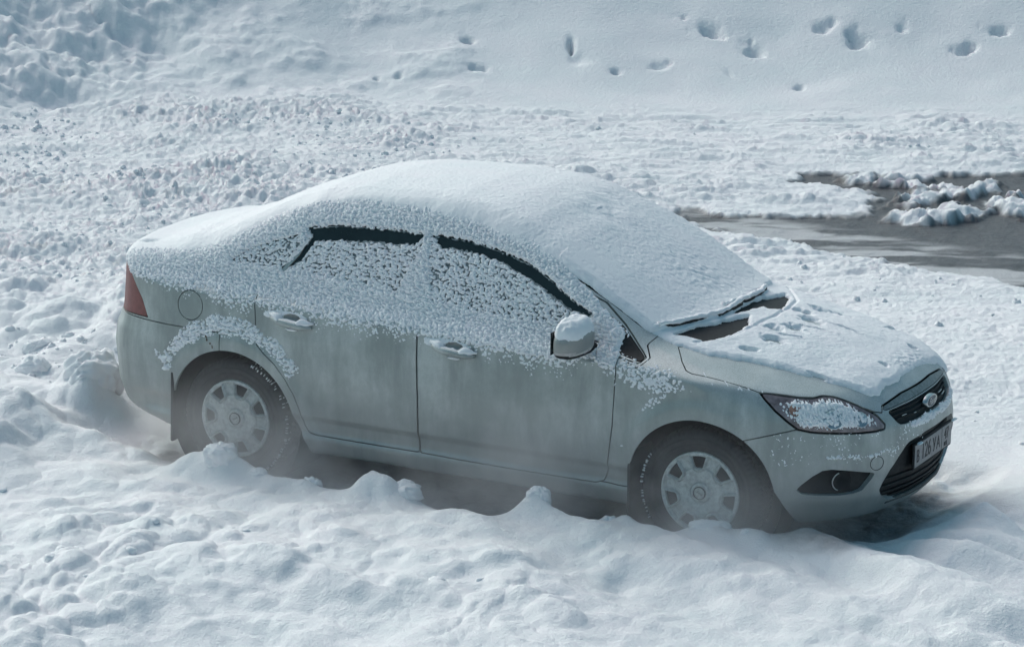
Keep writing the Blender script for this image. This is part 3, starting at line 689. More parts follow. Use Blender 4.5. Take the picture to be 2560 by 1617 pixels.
def ell_tube(path, rads, n=14, squash=None):
    """tube along a path with a radius (or two half axes) at each point, closed ends"""
    P = np.array(path, float); k = len(P); V = []
    tg = np.gradient(P, axis=0); tg /= np.linalg.norm(tg, axis=1)[:, None]+1e-9
    up = np.array([0, 0, 1.]) if abs(tg[k//2][2]) < .9 else np.array([1., 0, 0])
    for i in range(k):
        s = np.cross(tg[i], up); s /= np.linalg.norm(s); w = np.cross(s, tg[i])
        ra, rb = rads[i] if hasattr(rads[i], '__len__') else (rads[i], rads[i])
        for j in range(n):
            a = 2*math.pi*j/n; V.append(P[i]+s*ra*math.cos(a)+w*rb*math.sin(a))
    F = [(i*n+j, i*n+(j+1) % n, (i+1)*n+(j+1) % n, (i+1)*n+j) for i in range(k-1) for j in range(n)]
    c0, c1 = len(V), len(V)+1; V += [P[0], P[-1]]
    T = tri(np.array(F)).tolist()+[(c0, (j+1) % n, j) for j in range(n)]+[(c1, (k-1)*n+j, (k-1)*n+(j+1) % n) for j in range(n)]
    return np.array(V), np.array(T)
def text_mesh(s, size, mat, extrude=.0015, shear=0):
    cu = bpy.data.curves.new('lettering', 'FONT'); cu.body = s; cu.size = size; cu.extrude = extrude; cu.align_x = 'CENTER'; cu.align_y = 'CENTER'; cu.shear = shear
    ob = bpy.data.objects.new('lettering', cu); COL.objects.link(ob)
    dg = bpy.context.evaluated_depsgraph_get(); me = bpy.data.meshes.new_from_object(ob.evaluated_get(dg))
    bpy.data.objects.remove(ob); me.materials.clear(); me.materials.append(mat); return me
ty = tyre_geo(); cp = cap_geo()
cap_mesh = None
def make_wheel(x, side, turn, emblem_turn):
    global cap_mesh
    w = empty('wheel'); w.parent = car; w.location = (x-OFF[0], side*.772, .3165)
    if side > 0: w.rotation_euler = (0, 0, math.pi)
    mesh_obj('tyre', *ty, RUBBER, w)
    rim = lathe([(.206, -.080), (.200, -.082), (.190, -.060), (.175, -.045), (.15, -.040), (.06, -.050), (.0, -.05)], 64)
    mesh_obj('rim', *rim, BLACK, w)
    if cap_mesh is None: c = mesh_obj('hubcap', *cp, CAP, w); cap_mesh = c.data
    else: c = bpy.data.objects.new('hubcap', cap_mesh); COL.objects.link(c); c.parent = w
    c.location = (0, -.066, 0); c.rotation_euler = (0, -turn, 0)
    ring = lathe([(.0285, -.104), (.0315, -.1045), (.0325, -.101), (.0315, -.095)], 40); mesh_obj('cap_ring', *ring, BLACK, w)
    # oval emblem
    e = np.linspace(0, 2*np.pi, 40, endpoint=False)
    Ve = np.concatenate([np.c_[.024*np.cos(e), np.full(40, -.0995), .0105*np.sin(e)], np.c_[.022*np.cos(e), np.full(40, -.1005), .0088*np.sin(e)], [[0, -.1005, 0]]])
    Te = [(j, (j+1) % 40, 40+(j+1) % 40) for j in range(40)]+[(j, 40+(j+1) % 40, 40+j) for j in range(40)]+[(40+j, 40+(j+1) % 40, 80) for j in range(40)]
    em = mesh_obj('oval_emblem', Ve, np.array(Te), CAP, w); em.rotation_euler = (0, -emblem_turn, 0)
    tx = bpy.data.objects.new('emblem_script', text_mesh('Ford', .017, BLACK, .0006, .35)); COL.objects.link(tx); tx.parent = w
    tx.matrix_basis = Matrix.Translation((0, 0, 0)) @ Matrix.Rotation(-emblem_turn, 4, 'Y') @ Matrix.Translation((0, -.1012, 0)) @ Matrix.Rotation(math.pi/2, 4, 'X')
    return w
WH = [make_wheel(-2.64, -1, math.radians(-12), math.radians(30)), make_wheel(0, -1, math.radians(4), math.radians(-25)), make_wheel(-2.64, 1, .5, .3), make_wheel(0, 1, .9, 1.2)]
# snow packed in the shoulder blocks of the near tyres
for w, a0, a1, n_ in ((WH[0], -55, 75, 46), (WH[1], 150, 215, 22)):
    rs = random.Random(3+n_); pts = []
    for k in range(n_):
        a = math.radians(a0+(a1-a0)*k/n_+rs.uniform(-1, 1))
        if rs.random() < .22: continue
        r0 = .309; ln_ = rs.uniform(.004, .018); wd = rs.uniform(.0025, .006)
        for q in range(rs.choice((1, 1, 2))):
            yy = -.100+rs.uniform(0, .02)+q*.03; rr = r0+.002*q
            c = np.array([math.cos(a)*rr, yy, math.sin(a)*rr]); rad = np.array([math.cos(a), 0, math.sin(a)]); tg_ = np.array([-math.sin(a), 0, math.cos(a)])
            bv, bf = box_geo(-1, 1, -1, 1, -1, 1)
            pts.append((c+np.outer(bv[:, 0]*wd*.5, tg_)+np.outer(bv[:, 1], [0, ln_*.5, 0])+np.outer(bv[:, 2]*.006, rad), bf))
    Vp, Fp = merge(pts); s_ = mesh_obj('packed_snow', Vp, Fp, SNOW, w); s_['kind'] = 'stuff'
# wheel housings
for x in (-2.64, 0):
    for sd in (-1, 1):
        a = np.radians(np.linspace(-40, 220, 48)); R_ = .398
        ring = [(x+R_*math.cos(t), .315+R_*math.sin(t)) for t in a]
        Vl = np.array([(p[0], sd*.900, p[1]) for p in ring]+[(p[0], sd*.52, p[1]) for p in ring]+[(x, sd*.52, .315)]); k = len(ring)
        # outer edge hugs the arch just inside the body skin
        Fl = [(i, i+1, k+i+1) for i in range(k-1)]+[(i, k+i+1, k+i) for i in range(k-1)]+[(k+i, k+i+1, 2*k) for i in range(k-1)]
        Vl[:k, 1] = [sd*(abs(surf_y(p[0], max(p[1], .25)))-.016) for p in ring]
        cpart('wheel_housing', Vl, np.array(Fl), LINER)
# mud flaps
def soft_box(x0, x1, y0, y1, z0, z1, b=.008):
    bm = bmesh.new(); V_, F_ = box_geo(x0, x1, y0, y1, z0, z1)
    vs = [bm.verts.new(v) for v in V_]
    for f in F_: bm.faces.new([vs[i] for i in f])
    bmesh.ops.recalc_face_normals(bm, faces=bm.faces); bmesh.ops.bevel(bm, geom=bm.edges[:], offset=b, segments=3, affect='EDGES', profile=.6)
    bmesh.ops.triangulate(bm, faces=bm.faces[:])
    V2 = np.array([v.co[:] for v in bm.verts]); bm.verts.index_update(); T2 = np.array([[v.index for v in f.verts] for f in bm.faces]); bm.free(); return V2, T2
import bmesh
for sd in (-1, 1):
    for x, z0, z1 in ((-3.005, .15, .525), (-.366, .09, .47)):
        V_, T_ = soft_box(-.008, .008, -.13, .13, z0, z1, .006)
        V_[:, 0] += x+.03*(V_[:, 2]-z1)*-.6*(1 if x < -1 else -1)*-1; V_[:, 1] += sd*.775
        cpart('mud_flap', V_, T_, RUBBER)

# ---------------------------------------------------------------- details of the car
# door handles
for (cx, cz, k), doors in zip(HANDLES, (FD, RD)):
    for sd, door in ((-1, doors[0]), (1, doors[1])):
        pth = []; rad = []
        for u in np.linspace(-1, 1, 17):
            x = cx+.125*u; z = cz-.020-.014*u; out = .038*(1-abs(u)**3.2)
            y = surf_y(x, z)-.006-out; pth.append((x, -sd*y*1.0 if sd > 0 else y, z))
            e = (1-abs(u)**5); rad.append((.013*max(e, .35), .018*max(e, .35)))
        V_, T_ = ell_tube(pth, rad, 16); cpart('door_handle', V_, T_, PAINT, door)
# door mirrors
def superell(a, b, c, e1=.55, e2=.6, nu=40, nv=24):
    u = np.linspace(-np.pi, np.pi, nu, endpoint=False); v = np.linspace(-np.pi/2, np.pi/2, nv)
    U, V_ = np.meshgrid(u, v); f = lambda w, m: np.sign(w)*np.abs(w)**m
    X = a*f(np.cos(V_), e1)*f(np.cos(U), e2); Y = b*f(np.cos(V_), e1)*f(np.sin(U), e2); Z = c*f(np.sin(V_), e1)
    i = np.arange(nv-1)[:, None]; j = np.arange(nu)[None]; A = i*nu+j; B = i*nu+(j+1) % nu
    return np.stack([X, Y, Z], -1).reshape(-1, 3), np.stack([A, B, B+nu, A+nu], -1).reshape(-1, 4)
MIRROR_C = np.array([-.635, -1.005, 1.028])
for sd, door in ((-1, FD[0]),):
    cc = MIRROR_C*np.array([1, -sd, 1])
    mr = empty('door_mirror', tuple(cc-OFF)); mr.parent = door
    V_, F_ = superell(.092, .150, .074, .62, .62, 56, 32)
    V_[:, 0] = np.where(V_[:, 0] < 0, V_[:, 0]*.55, V_[:, 0]*(1-.30*np.abs(V_[:, 1]/.15)**2)); V_[:, 2] += -.010*(V_[:, 1]*(-1)/.15)
    V_[:, 1] *= -sd
    zc_ = V_[F_].mean(1)[:, 2]
    def sub(lo, hi, sc=1.0):
        m_ = (zc_ > lo) & (zc_ <= hi); u_, inv_ = np.unique(F_[m_], return_inverse=True); return V_[u_]*sc, inv_.reshape(-1, 4)
    mesh_obj('mirror_cap', *sub(-.036, 9), PAINT, mr)
    mesh_obj('mirror_base', *sub(-9, -.048), BLACK, mr)
    mesh_obj('turn_signal', *sub(-.050, -.034, 1.004), CLEAR, mr)
    gl = box_geo(-.054, -.051, -.128, .128, -.055, .055); mesh_obj('mirror_glass', *gl, GLASS, mr)
    V_, T_ = ell_tube([(.01, -sd*-.06, -.058), (.0, -sd*.06*1.0, -.075), (-.0, -sd*.13, -.070), (.01, -sd*.19, -.062)], [(.030, .018), (.042, .022), (.05, .026), (.06, .03)], 16)
    mesh_obj('mirror_arm', V_, T_, BLACK, mr)
# headlights: two round units and an indicator behind the front rim
for sd, hl in ((-1, HL[0]), (1, HL[1])):
    for (x, y, z, r) in ((.60, .660, .725, .050), (.70, .565, .712, .040), (.44, .755, .77, .03)):
        nrm = grad(np.array([x]), np.array([y*1.0]), np.array([z]))[0]
        ysu = -surf_y(x, z); c = np.array([x, ysu, z]); nrm = grad(*[np.array([q]) for q in c])[0]; nrm /= np.linalg.norm(nrm)
        t1 = np.cross(nrm, [0, 0, 1.]); t1 /= np.linalg.norm(t1); t2 = np.cross(t1, nrm)
        e = np.linspace(0, 2*np.pi, 28, endpoint=False); V_ = []
        for rr, hh in ((1.0, .001), (.93, .004), (.88, .002), (.5, .003), (0, .0035)):
            for t in e: V_.append(c+t1*rr*r*math.cos(t)+t2*rr*r*math.sin(t)+nrm*hh)
        T_ = tri(np.array([(i*28+j, i*28+(j+1) % 28, (i+1)*28+(j+1) % 28, (i+1)*28+j) for i in range(4) for j in range(28)]))
        V_ = np.array(V_); V_[:, 1] *= sd
        cpart('lamp_unit', V_, T_, CHROME if r > .035 else AMBER, hl)
    # fog lamp lens in its recess
    x, z = .655, .418; y = -surf_y(x, z)
    nrm = grad(np.array([x]), np.array([y]), np.array([z]))[0]; nrm /= np.linalg.norm(nrm); c = np.array([x, y, z])-nrm*.024
    t1 = np.cross(nrm, [0, 0, 1.]); t1 /= np.linalg.norm(t1); t2 = np.cross(t1, nrm); e = np.linspace(0, 2*np.pi, 28, endpoint=False)
    V_ = np.array([c+(t1*math.cos(t)+t2*math.sin(t))*r_+nrm*h_ for r_, h_ in ((.052, .0), (.050, .012), (.043, .010), (.0, .004)) for t in e])
    T_ = tri(np.array([(i*28+j, i*28+(j+1) % 28, (i+1)*28+(j+1) % 28, (i+1)*28+j) for i in range(3) for j in range(28)])); V_[:, 1] *= sd
    cpart('fog_lamp', V_, T_, DARK, FB)
    a_ = np.radians(np.linspace(110, 250, 12)); pth = [(c+(t1*math.cos(t)+t2*math.sin(t))*.047+nrm*.014)*np.array([1, sd, 1]) for t in a_]
    V_, T_ = ell_tube(pth, [.003]*12, 8); cpart('fog_lamp_ring', V_, T_, CHROME, FB)
# grille: mesh bars, two chrome-tipped slats, badge
def front_bar(z, y0, y1, hh, inset, name, mat, parent, th=.006):
    ys = np.linspace(y0, y1, 40); xs = np.array([surf_x(y, z) for y in ys])-inset
    V_, T_ = ell_tube(np.c_[xs, ys, np.full(40, z)], [(th, hh)]*40, 8); return cpart(name, V_, T_, mat, parent)
for z, hw in ((.708, .385), (.690, .37), (.672, .35)): front_bar(z, -hw, hw, .0035, .018, 'slat', BLACK, GR)
for y0, y1, z in ((-.300, -.262, .683), (-.195, -.175, .675), (.165, .23, .692), (.20, .27, .676)): front_bar(z, y0, y1, .002, .008, 'chrome_tip', CHROME, GR, .003)
for z, hw in ((.53, .33), (.39, .46), (.355, .47), (.32, .45), (.287, .39)): front_bar(z, -hw, hw, .006, .030, 'slat', BLACK, IN)
front_bar(.268, -.40, .40, .012, .010, 'intake_lip', simple('intake_grey', (.07, .075, .075), .6), IN, .012)
bx_ = surf_x(0, .690)+.004
e = np.linspace(0, 2*np.pi, 48, endpoint=False)
def oval(a, b, x): return np.c_[np.full(48, x), a*np.cos(e), b*np.sin(e)]
V_ = np.concatenate([oval(.074, .032, -.02), oval(.074, .032, .0), oval(.070, .029, .004), oval(.064, .0245, .003)])
F_ = [(i*48+j, i*48+(j+1) % 48, (i+1)*48+(j+1) % 48, (i+1)*48+j) for i in range(3) for j in range(48)]
badge = cpart('badge', V_+[bx_, 0.01, .690], np.array(F_), CHROME, GR)
V_ = np.concatenate([oval(.064, .0245, .0025), [[.0045, 0, 0]]]); cpart('badge_face', V_+[bx_, .01, .690], np.array([(j, (j+1) % 48, 48) for j in range(48)]), simple('badge_blue', (.07, .10, .13), .4), badge)
tx = bpy.data.objects.new('badge_script', text_mesh('Ford', .046, CHROME, .001, .35)); COL.objects.link(tx); tx.parent = badge
tx.matrix_basis = Matrix.Translation((bx_+.0055-OFF[0], .01, .689)) @ Matrix.Rotation(math.pi/2, 4, 'Z') @ Matrix.Rotation(math.pi/2, 4, 'X')
# number plate in its frame
px = surf_x(.262, .465)-.004
V_, T_ = soft_box(-.008, .004, -.268, .268, -.066, .064, .004); frame = cpart('plate_frame', V_+[px, 0.01, .468], T_, BLACK, FB)
V_, T_ = soft_box(-.002, .002, -.26, .26, -.056, .056, .001); cpart('number_plate', V_+[px+.0055, .01, .468], T_, PLATE, FB)
def plate_text(s, size, y, z, parent):
    o = bpy.data.objects.new('plate_lettering', text_mesh(s, size, INK, .0008)); COL.objects.link(o); o.parent = parent
    o.matrix_basis = Matrix.Translation((px+.0083-OFF[0], .01+y, .468+z)) @ Matrix.Rotation(math.pi/2, 4, 'Z') @ Matrix.Rotation(math.pi/2, 4, 'X') @ Matrix.Diagonal((.9, 1.15, 1, 1))
for s, size, y, z in (('B', .082, -.222, -.006), ('126', .100, -.105, 0), ('У', .082, .010, -.006), ('A', .082, .068, -.006), ('47', .072, .185, .012), ('RUS', .028, .175, -.038)): plate_text(s, size, y, z, frame)
for y_, w_ in ((.118, .0012),): V_, F_ = box_geo(px+.0075, px+.0085, .01+y_-w_, .01+y_+w_, .414, .522); cpart('plate_divider', V_, F_, INK, frame)
# towing eye cover: a thin ring seam in the bumper
c = np.array([.775, -surf_y(.775, .494), .494]) if False else None
ang = np.linspace(0, 2*np.pi, 30); ring = []
yc, zc0 = -.525, .494
for t in ang:
    y, z = yc+.034*math.cos(t), zc0+.034*math.sin(t); ring.append((surf_x(y, z)+.0005, y, z))
V_, T_ = ell_tube(ring, [.0016]*30, 6); cpart('towing_eye_cover', V_, T_, BLACK, FB)
# cowl: a dark scuttle below the windscreen and the two wiper arms
V_, N_, T_ = keep(SKIN, np.maximum(poly_sd(SKIN[0][:, 0], np.abs(SKIN[0][:, 1]), [(-.30, -.4), (-.30, .5), (-.34, .62), (-.24, .66), (-.03, .45), (.03, .2), (.03, -.4)]), .9-SKIN[0][:, 2]))
cpart('scuttle_panel', V_+N_*.0015, T_, BLACK)
WIP = [(-.345, -.64), (-.30, -.55), (-.262, -.45), (-.222, -.34), (-.192, -.24), (-.182, -.10), (-.185, .02)]
WIP2 = [(-.215, -.14), (-.20, -.02), (-.188, .12), (-.195, .28), (-.23, .44)]
for W_ in (WIP, WIP2):
    P_ = []
    for i in np.linspace(0, len(W_)-1, 30):
        a = int(min(i, len(W_)-2)); f = i-a; x = W_[a][0]*(1-f)+W_[a+1][0]*f; y = W_[a][1]*(1-f)+W_[a+1][1]*f; P_.append((x, y, surf_z(x, y)+.022))
    V_, T_ = ell_tube(P_, [(.008, .012)]*30, 8); cpart('wiper', V_, T_, BLACK)
    P2 = np.array(P_)+[0, 0, .018]; rr = [(.014+.006*vn(np.array([i*.7]), np.array([1.3]), 7)[0], .011+.004*vn(np.array([i*.9]), np.array([3.3]), 9)[0]) for i in range(30)]
    V_, T_ = ell_tube(P2, rr, 12); V_ += .004*np.stack([vn(V_[:, 0]*60, V_[:, 1]*60, 1), vn(V_[:, 0]*60, V_[:, 1]*60, 2), vn(V_[:, 0]*60, V_[:, 1]*60, 3)], 1)
    s_ = cpart('wiper_snow', V_, T_, SNOW); s_['kind'] = 'stuff'
# rust streak above the rear arch
rr = []
V_, N_, T_ = keep(SKIN, np.maximum(poly_sd(SKIN[0][:, 0]+.010*vn(SKIN[0][:, 0]*60, SKIN[0][:, 2]*60, 5), SKIN[0][:, 2], [(-2.800, .768), (-2.760, .722), (-2.732, .692), (-2.747, .690), (-2.772, .718), (-2.806, .760)]), SKIN[0][:, 1]+.5))
if len(T_): cpart('rust_patch', V_+N_*.0012, T_, RUST, label='small rust patch above the rear wheel arch')

def film(P, strip):
    m = keep(SKIN, np.maximum(poly_sd(SKIN[0][:, 0], SKIN[0][:, 2], P)+.006, SKIN[0][:, 1]+.4)); m = refine(m)
    s = poly_sd(m[0][:, 0], m[0][:, 2], strip)+.006*vn(m[0][:, 0]*75, m[0][:, 2]*75, 215)+.004
    m = keep(m, -s)
    o = cpart('frost_film', m[0]-m[1]*.0045, m[2], FILM); o['kind'] = 'stuff'
# ---------------------------------------------------------------- snow lying on and clinging to the car
ZLOW = [(-3.60, 1.07), (-3.45, 1.035), (-3.31, .985), (-3.2, .94), (-2.97, .92), (-2.8, .93), (-2.7, .912), (-2.55, .910), (-2.5, .935), (-2.44, .912), (-2.17, .918), (-2.04, .888), (-1.9, .885), (-1.73, .878), (-1.5, .882), (-1.22, .855), (-1.1, .853), (-.9, .826), (-.757, .832), (-.68, .865), (-.63, .90), (-.545, .872), (-.5, .845), (-.44, .83)]
YE = [(-3.7, .55), (-3.45, .62), (-3.0, .68), (-2.73, .66), (-2.5, .53), (-2.1, .52), (-1.7, .53), (-1.46, .55), (-1.05, .62), (-.8, .66), (-.62, .675), (-.4, .675), (-.3, .675)]
P_STRIPR = [(-2.311, 1.328), (-2.144, 1.356), (-1.972, 1.364), (-1.800, 1.367), (-1.650, 1.364), (-1.674, 1.322), (-1.696, 1.313), (-1.822, 1.303), (-1.950, 1.298), (-2.121, 1.289), (-2.252, 1.272), (-2.276, 1.225), (-2.310, 1.172), (-2.40, 1.112), (-2.42, 1.12), (-2.345, 1.19), (-2.325, 1.22), (-2.280, 1.289)]
P_STRIPF = [(-1.612, 1.366), (-1.537, 1.366), (-1.408, 1.359), (-1.277, 1.344), (-1.143, 1.317), (-1.008, 1.283), (-.893, 1.227), (-.815, 1.180), (-.722, 1.136), (-.645, 1.106), (-.655, 1.090), (-.757, 1.106), (-.894, 1.169), (-1.034, 1.229), (-1.172, 1.277), (-1.349, 1.307), (-1.479, 1.317), (-1.537, 1.312)]
P_HSNOW = [(-.36, -.672), (-.194, -.676), (-.057, -.667), (.082, -.606), (.183, -.572), (.289, -.548), (.422, -.506), (.561, -.471), (.63, -.452), (.685, -.42), (.712, -.36), (.700, -.30), (.712, -.20), (.722, -.142), (.712, .015), (.705, .14), (.712, .30), (.716, .445), (.745, .56), (.55, .66), (.2, .73), (-.2, .72), (-.34, .70)]
P_SLOT1 = [(-.275, -.600), (-.245, -.484), (-.170, -.327), (-.125, -.186), (-.095, -.096), (-.050, -.212), (-.052, -.340), (-.080, -.472), (-.135, -.555), (-.176, -.565), (-.223, -.575)]
P_SLOT2 = [(-.165, -.153), (-.185, .126), (-.14, .50), (-.095, .430), (-.030, .171), (-.070, .099), (-.112, .117), (-.132, -.025)]
P_WINGS = [(-.45, .80), (-.415, .824), (-.329, .80), (-.246, .785), (-.278, .74), (-.33, .69), (-.30, .68), (-.214, .745), (-.144, .79), (-.03, .827), (-.126, .895), (-.188, .918), (-.307, .932), (-.45, .95)]
PAWS = [(.067, -.169, .045, .03, .3), (.143, -.072, .05, .035, .2), (.146, .132, .055, .038, 0), (.061, .245, .05, .03, 0), (.095, .40, .055, .035, .2), (.119, -.31, .05, .035, .3), (.078, -.50, .04, .018, .5), (.30, .20, .07, .010, .2), (.17, -.20, .05, .008, .4), (.21, .02, .07, .008, .3), (.20, .45, .04, .02, 0), (.40, .62, .02, .05, 0), (.44, -.49, .07, .008, .15), (.60, .37, .02, .02, 0), (.62, -.08, .02, .02, 0)]
GLASS_Z = [P_FGLASS, P_RGLASS, P_QGLASS]
film(P_FGLASS, P_STRIPF); film(P_RGLASS, P_STRIPR); film(P_QGLASS, P_STRIPR)
def cling(V, N):
    x, y, z = V.T; ay = np.abs(y)
    a = x/.0150; b = (z-.75*ay)/.0138
    wa = a+.22*vn(a*.9, b*.9, 201); wb_ = b+.22*vn(a*.9+7, b*.9, 202)
    c = lumps(wa, wb_, 203, .95, .45, .85); c = .86*c+.14*lumps(wa*1.9, wb_*1.9, 207, .85)
    big = fbm(x*7, z*9, 3, 209)
    zl = np.interp(x, *np.array(ZLOW).T)+.022*fbm(x*14, x*0+2, 3, 211)
    m = z-zl
    thr = np.interp(m, [-.10, -.05, .0, .04, .09, .15], [1.3, .98, .78, .52, .26, .0])+.10*big
    thr = np.where(x < -2.7, thr+.18*sst(.26, .05, m)*sst(-2.7, -2.85, x), thr)
    # glass: clumps with dark between; door belt above the shoulder: solid
    for P in GLASS_Z:
        g = poly_sd(x, z, P); thr = np.maximum(thr, np.where(g < 0, .235+.12*big-.28*sst(.035, .0, -g)*0+.06*(P is P_QGLASS)-.35*sst(1.085, 1.02, z+.0*x-.07*(x+1.0)*-1*0)*sst(-.5, -1.9, x)*0, -9))
    belt = sst(.085, .05, np.abs(z-np.interp(x, [-2.7, -2.2, -1.5, -.8], [1.065, 1.055, 1.0, .955])))
    thr = thr*(1-.75*belt*(m > .02))
    # pointed heap on the centre pillar
    pil = np.abs(x+1.63)-.012-np.clip(1.33-z, 0, .4)*.35; thr = np.where((pil < 0) & (z > 1.0), thr*.35, thr)
    e_ = c-thr; t = .0030*np.sign(e_)*np.sqrt(np.abs(e_))+.0160*e_+.0045*sst(.30, .0, thr)
    t = np.where(ay > np.interp(x, *np.array(YE).T)-.07, t, -.02)
    t = np.where(x > -.45, -.02, t)
    # bare pillar beside the windscreen and the bare strips of glass
    line = np.interp(x, [-.86, -.795, -.68, -.528, -.373, -.32], [1.36, 1.283, 1.213, 1.106, .992, .955])
    bare = np.where(x > -.86, line-.022-z, 1)+.006*vn(x*70, z*70, 213)
    t = np.minimum(t, bare*1.2)
    jit = .006*vn(x*75, z*75, 215)+.005*vn(x*30, z*30, 216)
    for P in (P_STRIPR, P_STRIPF): t = np.minimum(t, (poly_sd(x, z, P)+jit-.001)*1.6)
    sl = poly_sd(x, z, P_SAIL); t = np.where(sl < 0, np.minimum(np.maximum(t, .016*(c-.35)), (-.455-x+jit*3)*.5), t)
    # wing patch
    w = -poly_sd(x, z, P_WINGS); w_t = .014*(c-np.interp(w, [-.02, 0, .03, .07], [1.4, .80, .52, .40])-.2*big); t = np.maximum(t, np.where((x > -.46) & (ay > .6), w_t, -.02))
    # band on the shoulder of the rear arch
    r = np.hypot(x+2.64, z-.315); an = np.degrees(np.arctan2(z-.315, x+2.64))
    w = np.minimum(np.minimum(r-.452-.012*vn(an*.15, an*0, 217), .562-r+.02*vn(an*.12, an*0, 218)-.0005*np.abs(an-95)), np.minimum(an-38, 163-an)*.006)
    bt = .022*(c-np.interp(w, [-.015, 0, .02, .045], [1.3, .62, .26, .05])); t = np.maximum(t, np.where(x > -3.2, bt, -.02))
    w = -poly_sd(x, z, [(-3.16, .60), (-3.12, .63), (-3.04, .60), (-3.0, .55), (-3.05, .53), (-3.10, .57)]); t = np.maximum(t, .016*(c-np.interp(w, [-.02, 0, .02], [1.3, .7, .3])))
    t = np.where((x < -3.50) | (z < .5), -.02, t)
    # keep the handles' cups clear
    for hx, hz, _ in HANDLES:
        q = np.hypot((x-hx)/.048, (z-hz)/.022)-1; t = np.minimum(t, q*.02)
        q2 = np.hypot((x-hx+.04)/.13, (z-hz-.004)/.030); t = np.where((q > .05) & (q2 < 1) & (z > hz-.012), np.maximum(t, .010*(1-q2)+.004*c), t)
    return t
def topcover(V, N):
    x, y, z = V.T; ay = np.abs(y)
    ye = np.interp(x, *np.array(YE).T)
    ws = sst(-1.25, -1.0, x)
    thick = .047*(1-ws)+.034*ws
    thick = thick*(1+.10*fbm(x*1.6, y*1.6, 2, 231))+.0010*fbm(x*14, y*14, 3, 232)+.0014*vn(x*75, y*75, 233)+.0008*vn(x*150, y*150, 230)
    thick = thick+.013*sst(.30, .0, np.hypot((x+1.0)/1.0, (y-.10)/1.5))*fbm(x*8, y*8, 3, 234)-.004*sst(.30, .0, np.hypot((x+.45)/1.2, (y-.05)/1.2))*(1+vn(x*40, y*40, 229))
    thick = thick*np.interp(x, [-3.6, -3.3, -3.05, -2.85, -2.4], [.45, .55, 1.25, 1.2, 1.0])
    ed = np.where(x > -.9, ye+.004-ay+.006*fbm(x*20, y*20, 2, 235), (ye+.03-ay+.015*fbm(x*12, y*12, 3, 235)))
    fall = sst(0, .11, ed)*.72+.28*sst(0, .02, ed) if False else np.clip(ed/np.where(x > -.9, .035, .13), -1, 1)
    t = thick*np.where(fall > 0, np.sqrt(np.clip(fall, 0, 1)), fall)
    # lower edge on the windscreen
    xw = np.interp(y, [-.70, -.653, -.477, -.278, .05, .37, .62, .7], [-.40, -.338, -.262, -.192, -.198, -.212, -.27, -.32])
    e2 = (xw-x+.008*fbm(y*18, y*0, 3, 236)+.01*vn(y*7, y*0, 237))/.03
    t = np.where(x > -1, np.minimum(t, .036*np.sign(e2)*np.sqrt(np.clip(np.abs(e2), 0, 1))), t)
    t = np.where(x < -3.3, np.minimum(t, (.062*(sst(.15, .55, N[:, 2])-.05))), t)
    t = np.where(z < .9, -.02, t)
    # small dent at the boot corner
    t = t-.03*np.exp(-((x+3.38)/.05)**2-((y+.52)/.02)**2)
    # bonnet
    hs = -poly_sd(x+.012*fbm(x*16, y*16, 4, 238), y+.012*fbm(x*16+5, y*16, 4, 239), P_HSNOW)+.006*fbm(x*9, y*9, 3, 241)
    th = .020+.006*fbm(x*5, y*5, 3, 242)+.0025*fbm(x*22, y*22, 3, 243)+.0012*vn(x*90, y*90, 244)
    thin = sst(.30, .62, x)*sst(.30, .05, np.abs(y-.12-.25*(x-.5)))*.85
    grain = lumps(x*55, y*55, 245, .9, .45, .85)
    th = th*(1-thin*.8)+thin*(.010*grain-.0025)*sst(.5, .72, x)+thin*.004
    h = th*np.clip(np.where(hs > 0, np.sqrt(np.clip(hs/.028, 0, 1)), hs/.03), -1, 1)
    for P in (P_SLOT1, P_SLOT2):
        q = poly_sd(x+.008*vn(x*30, y*30, 246), y+.015*vn(x*14, y*14, 247), P); h = np.minimum(h, np.where(q > 0, .03*np.sqrt(np.clip(q/.03, 0, 1)), -.02))
    for (px_, py_, a, b_, an) in PAWS:
        X = x-px_; Y = y-py_; q = np.hypot((X*math.cos(an)+Y*math.sin(an))/a, (-X*math.sin(an)+Y*math.cos(an))/b_)*(1+.3*vn(x*40, y*40, 248))
        h = h-(.040 if b_ > .015 else .016)*np.exp(-q**2.2)*(1+.5*vn(x*60, y*60, 249))+.004*np.exp(-(q-1.4)**2*6)
    seam = .010*sst(.014, .0, np.abs(x-np.interp(ay, [0, .237, .42, .57, .69], [-.004, -.014, -.05, -.132, -.21])))
    h = h-seam*(y > -.62)
    h = np.where(N[:, 2] > .35, h, -.02)
    # thin frost down the bare flank of the bonnet
    t = np.where(x > xw-.002, h, np.maximum(t, np.where(x > -.42, h, -.02)))
    return t
